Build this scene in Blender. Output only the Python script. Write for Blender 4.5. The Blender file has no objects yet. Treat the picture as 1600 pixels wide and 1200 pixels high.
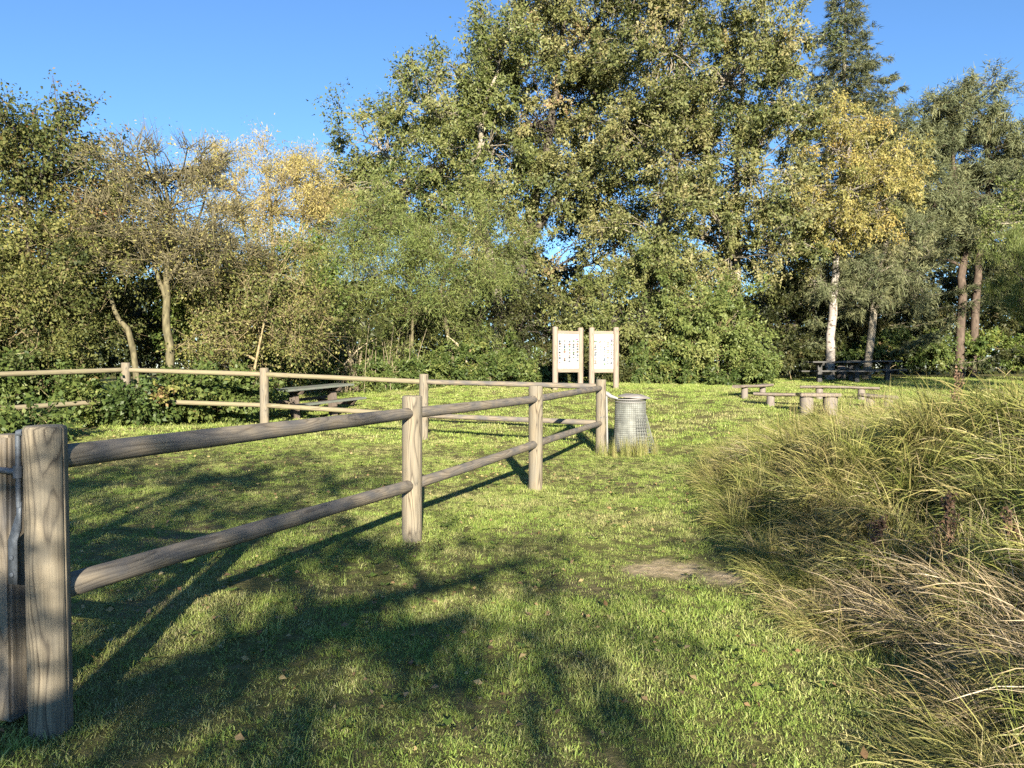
import bpy, bmesh, math, random
import numpy as np
from mathutils import Vector, Matrix, Euler

SC = bpy.context.scene
COL = SC.collection
R = math.radians

# ------------------------------------------------------------------ camera
CAM_H = 1.5
cam = bpy.data.cameras.new('camera')
cam.sensor_width = 36.0
cam.lens = 27.0
cam.clip_start = 0.05
cam.clip_end = 3000
camo = bpy.data.objects.new('camera', cam)
COL.objects.link(camo)
camo.location = (0, 0, CAM_H)
camo.rotation_euler = (R(90 - 1.2), 0, 0)
SC.camera = camo

# ------------------------------------------------------------------ sky and sun
SUN_ELEV = 17.5          # degrees
SUN_AZ = 6.0             # degrees east of straight behind the camera
SKY = 0.065
SUN = 5.0
EXPOSURE = 1.83
world = bpy.data.worlds.new('World')
SC.world = world
world.use_nodes = True
wn = world.node_tree.nodes
wn.clear()
sky = wn.new('ShaderNodeTexSky')
sky.sky_type = 'NISHITA'
sky.sun_disc = False
sky.sun_elevation = R(SUN_ELEV)
sky.sun_rotation = R(180 - SUN_AZ)
sky.altitude = 50
sky.air_density = 1.0
sky.dust_density = 0.0
sky.ozone_density = 6.0
bg = wn.new('ShaderNodeBackground')
bg.inputs['Strength'].default_value = SKY
wo = wn.new('ShaderNodeOutputWorld')
world.node_tree.links.new(sky.outputs[0], bg.inputs[0])
world.node_tree.links.new(bg.outputs[0], wo.inputs[0])

sd = Vector((math.sin(R(SUN_AZ)) * math.cos(R(SUN_ELEV)), -math.cos(R(SUN_AZ)) * math.cos(R(SUN_ELEV)), math.sin(R(SUN_ELEV))))
sun = bpy.data.lights.new('sun', 'SUN')
sun.energy = SUN
sun.angle = R(0.53)
sun.color = (1.0, 0.90, 0.74)
suno = bpy.data.objects.new('sun', sun)
COL.objects.link(suno)
suno.rotation_euler = sd.to_track_quat('Z', 'Y').to_euler()
suno.location = (5, -20, 20)

SC.view_settings.view_transform = 'Standard'
SC.view_settings.look = 'None'
SC.view_settings.gamma = 1.0
SC.view_settings.use_curve_mapping = False
SC.view_settings.exposure = EXPOSURE
SC.render.engine = 'CYCLES'
SC.cycles.max_bounces = 4
SC.cycles.diffuse_bounces = 2
SC.cycles.glossy_bounces = 2
SC.cycles.transmission_bounces = 2
SC.cycles.transparent_max_bounces = 4
SC.cycles.caustics_reflective = False
SC.cycles.caustics_refractive = False
SC.cycles.use_denoising = False
SC.cycles.use_adaptive_sampling = True
SC.cycles.adaptive_threshold = 0.016

RNG = np.random.default_rng(7)
random.seed(7)

# ------------------------------------------------------------------ helpers
def W(px, py, d):
    """photo pixel at a chosen real distance -> point in the place (used while measuring)"""
    return np.array([(px - 800) / 1200 * d, d, CAM_H - (py - 575) / 1200 * d])


def tag(o, label=None, cat=None, group=None, kind=None):
    if label: o['label'] = label
    if cat: o['category'] = cat
    if group: o['group'] = group
    if kind: o['kind'] = kind
    return o


def link(o, parent=None):
    COL.objects.link(o)
    if parent is not None:
        o.parent = parent
    return o


def empty(name, loc, rz=0.0):
    o = bpy.data.objects.new(name, None)
    o.location = loc
    o.rotation_euler = (0, 0, rz)
    o.empty_display_size = 0.2
    return link(o)


def np_mesh(name, verts, faces, attrs=None, smooth=False):
    """verts (N,3); faces: list of int arrays (M,3) or (M,4); attrs {name:(domain,array)}"""
    me = bpy.data.meshes.new(name)
    verts = np.asarray(verts, dtype=np.float32)
    if not isinstance(faces, (list, tuple)):
        faces = [faces]
    me.vertices.add(len(verts))
    me.vertices.foreach_set('co', verts.ravel())
    nl = sum(f.size for f in faces)
    nf = sum(len(f) for f in faces)
    me.loops.add(nl)
    me.loops.foreach_set('vertex_index', np.concatenate([f.ravel() for f in faces]).astype(np.int32))
    me.polygons.add(nf)
    tot = np.concatenate([np.full(len(f), f.shape[1], dtype=np.int32) for f in faces])
    start = np.concatenate([[0], np.cumsum(tot)[:-1]]).astype(np.int32)
    me.polygons.foreach_set('loop_start', start)
    me.polygons.foreach_set('loop_total', tot)
    if smooth:
        me.polygons.foreach_set('use_smooth', np.ones(nf, dtype=bool))
    me.update(calc_edges=True)
    if attrs:
        for k, (dom, arr) in attrs.items():
            arr = np.asarray(arr, dtype=np.float32)
            if arr.ndim == 1:
                a = me.attributes.new(k, 'FLOAT', dom)
                a.data.foreach_set('value', arr)
            elif arr.shape[1] == 3:
                a = me.attributes.new(k, 'FLOAT_VECTOR', dom)
                a.data.foreach_set('vector', arr.ravel())
            else:
                a = me.attributes.new(k, 'FLOAT_COLOR', dom)
                a.data.foreach_set('color', arr.ravel())
    return me


def obj(name, me, mat=None, parent=None, loc=None, rot=None):
    o = bpy.data.objects.new(name, me)
    if mat is not None and not me.materials:
        me.materials.append(mat)
    if loc is not None: o.location = loc
    if rot is not None: o.rotation_euler = rot
    return link(o, parent)


def unit(v):
    return v / np.maximum(np.linalg.norm(v, axis=-1, keepdims=True), 1e-9)


def smooth01(a, b, x):
    t = np.clip((x - a) / (b - a), 0, 1)
    return t * t * (3 - 2 * t)


# cheap value noise
_NT = np.random.default_rng(11).random((64, 64))
def vnoise(x, y):
    x = np.asarray(x, float); y = np.asarray(y, float)
    xi = np.floor(x).astype(int); yi = np.floor(y).astype(int)
    fx = x - xi; fy = y - yi
    fx = fx * fx * (3 - 2 * fx); fy = fy * fy * (3 - 2 * fy)
    g = lambda a, b: _NT[a % 64, b % 64]
    return (g(xi, yi) * (1 - fx) + g(xi + 1, yi) * fx) * (1 - fy) + (g(xi, yi + 1) * (1 - fx) + g(xi + 1, yi + 1) * fx) * fy


def fbm(x, y, o=3):
    s = 0; a = 1; t = 0
    for i in range(o):
        s = s + a * vnoise(x * 2 ** i + 13.7 * i, y * 2 ** i + 5.1 * i); t += a; a *= .5
    return s / t


# ------------------------------------------------------------------ materials
MATS = {}
def new_mat(name):
    m = bpy.data.materials.new(name)
    m.use_nodes = True
    nt = m.node_tree
    nt.nodes.clear()
    return m, nt, nt.nodes, nt.links


def ramp(nodes, cols, pos=None, interp='LINEAR'):
    r = nodes.new('ShaderNodeValToRGB')
    r.color_ramp.interpolation = interp
    n = len(cols)
    pos = pos or [i / (n - 1) for i in range(n)]
    e = r.color_ramp.elements
    while len(e) < n: e.new(0.5)
    for i in range(n):
        e[i].position = pos[i]
        e[i].color = (*cols[i], 1)
    return r


def leaf_mat(name, cols, pos=None, trans=0.3, rough=0.5, spec=0.25, tcol=(1.15, 1.2, 0.6)):
    m, nt, N, L = new_mat(name)
    at = N.new('ShaderNodeAttribute'); at.attribute_name = 'tint'
    r = ramp(N, cols, pos)
    L.new(at.outputs['Fac'], r.inputs[0])
    p = N.new('ShaderNodeBsdfPrincipled')
    p.inputs['Roughness'].default_value = rough
    p.inputs['Specular IOR Level'].default_value = spec
    L.new(r.outputs[0], p.inputs['Base Color'])
    tr = N.new('ShaderNodeBsdfTranslucent')
    mul = N.new('ShaderNodeMix'); mul.data_type = 'RGBA'; mul.blend_type = 'MULTIPLY'
    mul.inputs[0].default_value = 1
    L.new(r.outputs[0], mul.inputs[6]); mul.inputs[7].default_value = (*tcol, 1)
    L.new(mul.outputs[2], tr.inputs['Color'])
    mx = N.new('ShaderNodeMixShader'); mx.inputs[0].default_value = trans
    L.new(p.outputs[0], mx.inputs[1]); L.new(tr.outputs[0], mx.inputs[2])
    o = N.new('ShaderNodeOutputMaterial'); L.new(mx.outputs[0], o.inputs[0])
    return m


def bark_mat(name, c1, c2, scale=9, stretch=0.25, spots=None):
    m, nt, N, L = new_mat(name)
    tc = N.new('ShaderNodeTexCoord')
    mp = N.new('ShaderNodeMapping'); mp.inputs['Scale'].default_value = (1, 1, stretch)
    L.new(tc.outputs['Object'], mp.inputs[0])
    nz = N.new('ShaderNodeTexNoise'); nz.inputs['Scale'].default_value = scale; nz.inputs['Detail'].default_value = 6
    L.new(mp.outputs[0], nz.inputs['Vector'])
    r = ramp(N, [c1, c2], [0.35, 0.68])
    L.new(nz.outputs['Fac'], r.inputs[0])
    col = r.outputs[0]
    if spots:
        n2 = N.new('ShaderNodeTexNoise'); n2.inputs['Scale'].default_value = 5; n2.inputs['Detail'].default_value = 3
        mp2 = N.new('ShaderNodeMapping'); mp2.inputs['Scale'].default_value = (1, 1, 1.8)
        L.new(tc.outputs['Object'], mp2.inputs[0]); L.new(mp2.outputs[0], n2.inputs['Vector'])
        r2 = ramp(N, [(0, 0, 0), (1, 1, 1)], [0.56, 0.62])
        L.new(n2.outputs['Fac'], r2.inputs[0])
        mx = N.new('ShaderNodeMix'); mx.data_type = 'RGBA'
        L.new(r2.outputs[0], mx.inputs[0]); L.new(col, mx.inputs[6]); mx.inputs[7].default_value = (*spots, 1)
        col = mx.outputs[2]
    p = N.new('ShaderNodeBsdfPrincipled'); p.inputs['Roughness'].default_value = 0.85
    p.inputs['Specular IOR Level'].default_value = 0.2
    L.new(col, p.inputs['Base Color'])
    b = N.new('ShaderNodeBump'); b.inputs['Strength'].default_value = 0.6; b.inputs['Distance'].default_value = 0.02
    L.new(nz.outputs['Fac'], b.inputs['Height']); L.new(b.outputs[0], p.inputs['Normal'])
    o = N.new('ShaderNodeOutputMaterial'); L.new(p.outputs[0], o.inputs[0])
    return m


def wood_mat(name, light, dark, stain, ring=26.0, tilt=2.0, stain_amt=0.5, warp=7.0):
    """weathered timber: growth rings about a tilted axis along local Z give cathedral grain"""
    m, nt, N, L = new_mat(name)
    tc = N.new('ShaderNodeTexCoord')
    oi = N.new('ShaderNodeObjectInfo')
    off = N.new('ShaderNodeVectorMath'); off.operation = 'SCALE'
    off.inputs[0].default_value = (0.05, 0.06, 9.0)
    L.new(oi.outputs['Random'], off.inputs['Scale'])
    add = N.new('ShaderNodeVectorMath'); add.operation = 'ADD'
    L.new(tc.outputs['Object'], add.inputs[0]); L.new(off.outputs[0], add.inputs[1])
    # flat-sawn growth lines: planes across the log, bent by a slow noise into cathedrals and knots
    mp = N.new('ShaderNodeMapping'); mp.inputs['Scale'].default_value = (1, 1, 0.16)
    L.new(add.outputs[0], mp.inputs[0])
    nw = N.new('ShaderNodeTexNoise'); nw.inputs['Scale'].default_value = 7.5; nw.inputs['Detail'].default_value = 1.5
    L.new(mp.outputs[0], nw.inputs['Vector'])
    dt = N.new('ShaderNodeVectorMath'); dt.operation = 'DOT_PRODUCT'
    dt.inputs[1].default_value = (ring * 1.0, -ring * 1.7, tilt * 0.25)
    L.new(add.outputs[0], dt.inputs[0])
    ma = N.new('ShaderNodeMath'); ma.operation = 'MULTIPLY_ADD'; ma.inputs[1].default_value = warp
    L.new(nw.outputs['Fac'], ma.inputs[0]); L.new(dt.outputs['Value'], ma.inputs[2])
    wv = N.new('ShaderNodeMath'); wv.operation = 'FRACT'
    L.new(ma.outputs[0], wv.inputs[0])
    mid_ = tuple(.6 * a_ + .4 * b_ for a_, b_ in zip(light, dark))
    r = ramp(N, [mid_, light, light, mid_, dark, mid_], [0.0, 0.12, 0.50, 0.78, 0.93, 1.0])
    L.new(wv.outputs[0], r.inputs[0])
    # fine fibre
    mp2 = N.new('ShaderNodeMapping'); mp2.inputs['Scale'].default_value = (1, 1, 0.03)
    L.new(add.outputs[0], mp2.inputs[0])
    nf = N.new('ShaderNodeTexNoise'); nf.inputs['Scale'].default_value = 160; nf.inputs['Detail'].default_value = 3
    L.new(mp2.outputs[0], nf.inputs['Vector'])
    mf = N.new('ShaderNodeMix'); mf.data_type = 'RGBA'; mf.blend_type = 'MULTIPLY'; mf.inputs[0].default_value = 0.65
    rf = ramp(N, [(0.5, 0.5, 0.5), (1, 1, 1)], [0.32, 0.6])
    L.new(nf.outputs['Fac'], rf.inputs[0])
    L.new(r.outputs[0], mf.inputs[6]); L.new(rf.outputs[0], mf.inputs[7])
    # blotchy grey weathering
    ns = N.new('ShaderNodeTexNoise'); ns.inputs['Scale'].default_value = 5.0; ns.inputs['Detail'].default_value = 5
    mp3 = N.new('ShaderNodeMapping'); mp3.inputs['Scale'].default_value = (2, 2, 0.8)
    L.new(add.outputs[0], mp3.inputs[0]); L.new(mp3.outputs[0], ns.inputs['Vector'])
    rs = ramp(N, [(0, 0, 0), (stain_amt,) * 3], [0.38, 0.66])
    L.new(ns.outputs['Fac'], rs.inputs[0])
    ms = N.new('ShaderNodeMix'); ms.data_type = 'RGBA'
    L.new(rs.outputs[0], ms.inputs[0]); L.new(mf.outputs[2], ms.inputs[6]); ms.inputs[7].default_value = (*stain, 1)
    p = N.new('ShaderNodeBsdfPrincipled'); p.inputs['Roughness'].default_value = 0.8
    p.inputs['Specular IOR Level'].default_value = 0.25
    L.new(ms.outputs[2], p.inputs['Base Color'])
    b = N.new('ShaderNodeBump'); b.inputs['Strength'].default_value = 0.35; b.inputs['Distance'].default_value = 0.003
    hm = N.new('ShaderNodeMath'); hm.operation = 'ADD'
    L.new(wv.outputs[0], hm.inputs[0]); L.new(nf.outputs['Fac'], hm.inputs[1])
    L.new(hm.outputs[0], b.inputs['Height']); L.new(b.outputs[0], p.inputs['Normal'])
    o = N.new('ShaderNodeOutputMaterial'); L.new(p.outputs[0], o.inputs[0])
    return m


def plain_mat(name, col, rough=0.6, metal=0.0, noise=0.15, scale=30):
    m, nt, N, L = new_mat(name)
    tc = N.new('ShaderNodeTexCoord')
    nz = N.new('ShaderNodeTexNoise'); nz.inputs['Scale'].default_value = scale; nz.inputs['Detail'].default_value = 5
    L.new(tc.outputs['Object'], nz.inputs['Vector'])
    r = ramp(N, [tuple(c * (1 - noise) for c in col), tuple(min(1, c * (1 + noise)) for c in col)], [0.3, 0.7])
    L.new(nz.outputs['Fac'], r.inputs[0])
    p = N.new('ShaderNodeBsdfPrincipled'); p.inputs['Roughness'].default_value = rough; p.inputs['Metallic'].default_value = metal
    L.new(r.outputs[0], p.inputs['Base Color'])
    o = N.new('ShaderNodeOutputMaterial'); L.new(p.outputs[0], o.inputs[0])
    return m


def grass_mat(name, cols, dry, patch_scale=0.55, dry_lo=0.5, dry_hi=0.68, trans=0.35, dry_amt=0.85, tuft=0.5):
    """blades: colour by blade (tint), by tuft and by broad dry patches of the turf"""
    m, nt, N, L = new_mat(name)
    at = N.new('ShaderNodeAttribute'); at.attribute_name = 'tint'
    oi = N.new('ShaderNodeObjectInfo')
    mm = N.new('ShaderNodeMath'); mm.operation = 'MULTIPLY_ADD'; mm.inputs[1].default_value = 1 - tuft
    sc = N.new('ShaderNodeMath'); sc.operation = 'MULTIPLY'; sc.inputs[1].default_value = tuft
    L.new(oi.outputs['Random'], sc.inputs[0])
    L.new(at.outputs['Fac'], mm.inputs[0]); L.new(sc.outputs[0], mm.inputs[2])
    r = ramp(N, cols)
    L.new(mm.outputs[0], r.inputs[0])
    geo = N.new('ShaderNodeNewGeometry')
    nz = N.new('ShaderNodeTexNoise'); nz.inputs['Scale'].default_value = patch_scale; nz.inputs['Detail'].default_value = 6
    nz.inputs['Roughness'].default_value = 0.68
    L.new(geo.outputs['Position'], nz.inputs['Vector'])
    rp = ramp(N, [(0, 0, 0), (dry_amt,) * 3], [dry_lo, dry_hi])
    L.new(nz.outputs['Fac'], rp.inputs[0])
    mx = N.new('ShaderNodeMix'); mx.data_type = 'RGBA'
    jit = N.new('ShaderNodeMath'); jit.operation = 'MULTIPLY'
    L.new(rp.outputs[0], jit.inputs[0])
    j2 = N.new('ShaderNodeMath'); j2.operation = 'MULTIPLY_ADD'; j2.inputs[1].default_value = 1.2; j2.inputs[2].default_value = 0.25
    j2.use_clamp = True
    L.new(at.outputs['Fac'], j2.inputs[0]); L.new(j2.outputs[0], jit.inputs[1])
    L.new(jit.outputs[0], mx.inputs[0]); L.new(r.outputs[0], mx.inputs[6])
    rd = ramp(N, dry)
    L.new(at.outputs['Fac'], rd.inputs[0]); L.new(rd.outputs[0], mx.inputs[7])
    p = N.new('ShaderNodeBsdfPrincipled'); p.inputs['Roughness'].default_value = 0.5
    p.inputs['Specular IOR Level'].default_value = 0.3
    L.new(mx.outputs[2], p.inputs['Base Color'])
    tr = N.new('ShaderNodeBsdfTranslucent')
    L.new(mx.outputs[2], tr.inputs['Color'])
    ms = N.new('ShaderNodeMixShader'); ms.inputs[0].default_value = trans
    L.new(p.outputs[0], ms.inputs[1]); L.new(tr.outputs[0], ms.inputs[2])
    o = N.new('ShaderNodeOutputMaterial'); L.new(ms.outputs[0], o.inputs[0])
    return m


M_POST = wood_mat('post_timber', (0.240, 0.202, 0.140), (0.055, 0.042, 0.029), (0.150, 0.14, 0.115), ring=42, tilt=6.0, stain_amt=0.6, warp=11)
M_RAIL = wood_mat('rail_timber', (0.235, 0.198, 0.145), (0.12, 0.098, 0.07), (0.085, 0.086, 0.09), ring=26, tilt=1.2, stain_amt=0.8)
M_MOSSRAIL = wood_mat('mossy_rail_timber', (0.235, 0.20, 0.13), (0.13, 0.105, 0.065), (0.19, 0.18, 0.10), ring=22, tilt=1.2, stain_amt=0.6)
M_SIGNWOOD = wood_mat('sign_timber', (0.27, 0.215, 0.165), (0.17, 0.125, 0.09), (0.23, 0.20, 0.17), ring=18, tilt=2.0)
M_TABLE = wood_mat('table_timber', (0.15, 0.115, 0.088), (0.075, 0.055, 0.042), (0.12, 0.11, 0.098), ring=20, tilt=2.0)
M_TABLETOP = wood_mat('tabletop_timber', (0.145, 0.145, 0.125), (0.085, 0.085, 0.07), (0.10, 0.135, 0.10), ring=20, tilt=2.0, stain_amt=0.7)
M_SHADETABLE = wood_mat('dark_table_timber', (0.10, 0.096, 0.09), (0.05, 0.046, 0.043), (0.07, 0.075, 0.07), ring=20, tilt=2.0)  # table timber with the shade under the trees put into its colour
M_LOG = wood_mat('log_timber', (0.23, 0.185, 0.14), (0.12, 0.09, 0.07), (0.14, 0.13, 0.115), ring=20, tilt=2.0)
M_LOGEND = wood_mat('pale_log_timber', (0.215, 0.185, 0.155), (0.14, 0.115, 0.095), (0.16, 0.147, 0.13), ring=30, tilt=2.0)
M_STEEL = plain_mat('galvanised_steel', (0.085, 0.10, 0.12), 0.62, 0.25, 0.3, 40)
M_WIRE = plain_mat('galvanised_wire', (0.165, 0.172, 0.155), 0.6, 0.2, 0.2, 50)
M_LINER = plain_mat('grey_liner', (0.15, 0.158, 0.14), 0.7, 0.0, 0.4, 8)
M_LID = plain_mat('lid_sheet', (0.22, 0.20, 0.18), 0.6, 0.1, 0.2, 10)
M_WHITE = plain_mat('white_paint', (0.21, 0.205, 0.195), 0.5, 0.0, 0.05, 10)
M_PAPER = plain_mat('white_poster', (0.36, 0.355, 0.335), 0.35, 0.0, 0.02, 4)

def attr_color_mat(name, rough=0.5):
    m, nt, N, L = new_mat(name)
    at = N.new('ShaderNodeAttribute'); at.attribute_name = 'ink'
    p = N.new('ShaderNodeBsdfPrincipled'); p.inputs['Roughness'].default_value = rough
    L.new(at.outputs['Color'], p.inputs['Base Color'])
    o = N.new('ShaderNodeOutputMaterial'); L.new(p.outputs[0], o.inputs[0])
    return m
M_INK = attr_color_mat('poster_ink')

# ------------------------------------------------------------------ terrain
_CP = np.array([
    (0, 0, 0), (-2, 3, 0), (-1, 6.6, 0), (.3, 9.4, 0), (1.55, 13.4, .0), (-1.7, 14.7, .13), (-5, 15.5, .24), (-8, 15.8, .34),
    (-10, 13, .22), (-6, 6, .04), (-6, 10, .1), (-5.5, 19, .27), (-2, 21, .55), (-4, 26, .85), (2.6, 22.5, .89), (6.5, 20, .6),
    (9.5, 20.5, .6), (11, 29, .97), (6, 27, .93), (2.6, 14.2, .08), (5, 15, .22), (9, 14, .3), (16, 29, 1.0), (0, 40, 1.1), (-20, 40, 1.0), (24, 40, 1.1),
    (-14, 20, .5), (0, -15, 0), (-22, 0, 0), (22, 0, .2), (-22, 25, .6), (30, 22, .9), (4, 10, .02), (4, 5, 0), (-30, -20, 0), (30, -20, .1)], float)
def _tps(r2):
    return np.where(r2 > 1e-9, r2 * np.log(np.maximum(r2, 1e-9)), 0.0)
_n = len(_CP)
_A = np.zeros((_n + 3, _n + 3))
_d = _CP[:, None, :2] - _CP[None, :, :2]
_A[:_n, :_n] = _tps((_d ** 2).sum(-1)) + np.eye(_n) * 0.8
_A[:_n, _n] = 1; _A[:_n, _n + 1:] = _CP[:, :2]
_A[_n, :_n] = 1; _A[_n + 1:, :_n] = _CP[:, :2].T
_w = np.linalg.solve(_A, np.concatenate([_CP[:, 2], [0, 0, 0]]))

_EY = np.array([-3, 0, 2.9, 3.4, 4.2, 5.5, 8, 11, 13, 15, 18])
_EX = np.array([1.75, 1.6, 1.62, 1.75, 1.8, 1.9, 2.25, 2.85, 3.6, 5.2, 8])
def mound_u(x, y):
    return x - np.interp(y, _EY, _EX)
def mound(x, y):
    u = mound_u(x, y)
    f = 1 - smooth01(6.5, 13.5, y)
    near = 0.62 + 0.38 * smooth01(2.5, 6.5, y)
    h = 0.72 * smooth01(-0.15, 2.5, u) * f * near
    h = h + 0.36 * (fbm(x * 0.9 + 3, y * 0.9 + 8, 2) - 0.5) * smooth01(0.2, 1.2, u) * f
    return h

def terrain(x, y):
    x = np.atleast_1d(np.asarray(x, float)); y = np.atleast_1d(np.asarray(y, float))
    xs = np.clip(x, -34, 34); ys = np.clip(y, -22, 44)
    out = np.zeros_like(xs)
    for s in range(0, len(xs), 20000):
        a = xs[s:s + 20000]; b = ys[s:s + 20000]
        r2 = (a[:, None] - _CP[None, :, 0]) ** 2 + (b[:, None] - _CP[None, :, 1]) ** 2
        out[s:s + 20000] = _tps(r2) @ _w[:_n] + _w[_n] + _w[_n + 1] * a + _w[_n + 2] * b
    out = np.clip(out, -0.3, 1.4) + mound(x, y)
    out += 0.035 * (fbm(x * 0.7, y * 0.7, 3) - 0.5) * (1 - smooth01(40, 60, np.abs(y)))
    return out

def gz(x, y):
    return float(terrain([x], [y])[0])

# bare soil patches (x, y, rx, ry, angle)
SOIL = [(1.26, 5.7, 0.42, 0.40, -0.3), (1.55, 5.4, 0.42, 0.32, 0.0)]
def soil_mask(x, y):
    m = np.zeros_like(x)
    for (sx, sy, rx, ry, a) in SOIL:
        dx = x - sx; dy = y - sy
        u = dx * math.cos(a) + dy * math.sin(a); v = -dx * math.sin(a) + dy * math.cos(a)
        q = np.sqrt((u / rx) ** 2 + (v / ry) ** 2) + 2.6 * (fbm(x * 3.3, y * 3.3, 4) - 0.5)
        m = np.maximum(m, 1 - smooth01(0.25, 1.0, q))
    return m

def build_ground():
    fx = np.arange(-15, 15.01, 0.15); cx = np.array([-900, -400, -200, -100, -60, -40, -30, -22, -18])
    xs = np.concatenate([cx, fx, -cx[::-1]])
    fy = np.arange(0, 32.01, 0.15)
    ys = np.concatenate([[-300, -100, -50, -30, -20, -14, -10, -7, -4, -2], fy, [34, 37, 40, 45, 55, 70, 100, 160, 300, 600, 1200]])
    X, Y = np.meshgrid(xs, ys)
    x = X.ravel(); y = Y.ravel()
    z = terrain(x, y)
    nx, ny = len(xs), len(ys)
    i = (np.arange(ny - 1)[:, None] * nx + np.arange(nx - 1)[None, :]).ravel()
    f = np.stack([i, i + 1, i + nx + 1, i + nx], 1)
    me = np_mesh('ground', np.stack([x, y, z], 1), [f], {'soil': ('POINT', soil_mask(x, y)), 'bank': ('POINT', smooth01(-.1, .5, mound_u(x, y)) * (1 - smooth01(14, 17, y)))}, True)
    m, nt, N, L = new_mat('turf_soil')
    geo = N.new('ShaderNodeNewGeometry')
    n1 = N.new('ShaderNodeTexNoise'); n1.inputs['Scale'].default_value = 14; n1.inputs['Detail'].default_value = 8; n1.inputs['Roughness'].default_value = .7
    n2 = N.new('ShaderNodeTexNoise'); n2.inputs['Scale'].default_value = 0.55; n2.inputs['Detail'].default_value = 6; n2.inputs['Roughness'].default_value = .68
    L.new(geo.outputs['Position'], n1.inputs['Vector']); L.new(geo.outputs['Position'], n2.inputs['Vector'])
    r1 = ramp(N, [(0.055, 0.052, 0.020), (0.105, 0.105, 0.034), (0.19, 0.155, 0.075)], [.3, .5, .72])
    L.new(n1.outputs['Fac'], r1.inputs[0])
    r2 = ramp(N, [(0.09, 0.07, 0.04), (0.22, 0.17, 0.10)], [.3, .7])
    L.new(n1.outputs['Fac'], r2.inputs[0])
    rp = ramp(N, [(0, 0, 0), (.75, .75, .75)], [0.5, 0.7]); L.new(n2.outputs['Fac'], rp.inputs[0])
    mx = N.new('ShaderNodeMix'); mx.data_type = 'RGBA'
    L.new(rp.outputs[0], mx.inputs[0]); L.new(r1.outputs[0], mx.inputs[6]); L.new(r2.outputs[0], mx.inputs[7])
    sa = N.new('ShaderNodeAttribute'); sa.attribute_name = 'soil'
    r3 = ramp(N, [(0.32, 0.235, 0.135), (0.64, 0.50, 0.33)], [.3, .68]); L.new(n1.outputs['Fac'], r3.inputs[0])
    mx2 = N.new('ShaderNodeMix'); mx2.data_type = 'RGBA'
    n4 = N.new('ShaderNodeTexNoise'); n4.inputs['Scale'].default_value = 9; n4.inputs['Detail'].default_value = 8; n4.inputs['Roughness'].default_value = .75
    L.new(geo.outputs['Position'], n4.inputs['Vector'])
    sm_ = N.new('ShaderNodeMath'); sm_.operation = 'MULTIPLY_ADD'; sm_.inputs[1].default_value = 1.6; sm_.inputs[2].default_value = -.95
    L.new(n4.outputs['Fac'], sm_.inputs[0])
    sm2 = N.new('ShaderNodeMath'); sm2.operation = 'ADD'
    L.new(sm_.outputs[0], sm2.inputs[0]); L.new(sa.outputs['Fac'], sm2.inputs[1])
    rs_ = ramp(N, [(0, 0, 0), (.75, .75, .75)], [.05, .95]); L.new(sm2.outputs[0], rs_.inputs[0])
    L.new(rs_.outputs[0], mx2.inputs[0]); L.new(mx.outputs[2], mx2.inputs[6]); L.new(r3.outputs[0], mx2.inputs[7])
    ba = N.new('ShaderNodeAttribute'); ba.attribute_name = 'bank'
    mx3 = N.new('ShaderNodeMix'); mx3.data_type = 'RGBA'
    L.new(ba.outputs['Fac'], mx3.inputs[0]); L.new(mx2.outputs[2], mx3.inputs[6]); mx3.inputs[7].default_value = (.035, .032, .014, 1)  # near-black ground paints the shaded hollows between the tussocks
    p = N.new('ShaderNodeBsdfPrincipled'); p.inputs['Roughness'].default_value = 0.95; p.inputs['Specular IOR Level'].default_value = 0.1
    L.new(mx3.outputs[2], p.inputs['Base Color'])
    b = N.new('ShaderNodeBump'); b.inputs['Strength'].default_value = .8; b.inputs['Distance'].default_value = .03
    L.new(n1.outputs['Fac'], b.inputs['Height']); L.new(b.outputs[0], p.inputs['Normal'])
    o = N.new('ShaderNodeOutputMaterial'); L.new(p.outputs[0], o.inputs[0])
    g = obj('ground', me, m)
    tag(g, kind='structure')
build_ground()

# ------------------------------------------------------------------ hard-surface helpers
def bm_mesh(name, bm):
    me = bpy.data.meshes.new(name)
    bm.to_mesh(me); bm.free()
    return me


def box_mesh(name, sx, sy, sz, bev=0.006, rough=0.0, seed=0, cuts=0):
    """box with long axis along Z, centred, edges eased"""
    bm = bmesh.new()
    bmesh.ops.create_cube(bm, size=1)
    bmesh.ops.scale(bm, vec=(sx, sy, sz), verts=bm.verts)
    if cuts:
        ed = [e for e in bm.edges if abs((e.verts[0].co - e.verts[1].co).z) > sz * .9]
        bmesh.ops.subdivide_edges(bm, edges=ed, cuts=cuts, use_grid_fill=True)
    if bev:
        bmesh.ops.bevel(bm, geom=[e for e in bm.edges if e.calc_face_angle(0) > 0.5], offset=bev, segments=2, affect='EDGES')
    if rough:
        rr = random.Random(seed)
        for v in bm.verts:
            k = math.sin(v.co.z * 3.1 + seed) * rough
            v.co.x += k + rr.uniform(-rough, rough) * .25
            v.co.y += math.cos(v.co.z * 2.3 + seed * 2) * rough + rr.uniform(-rough, rough) * .25
    return bm_mesh(name, bm)


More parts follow.
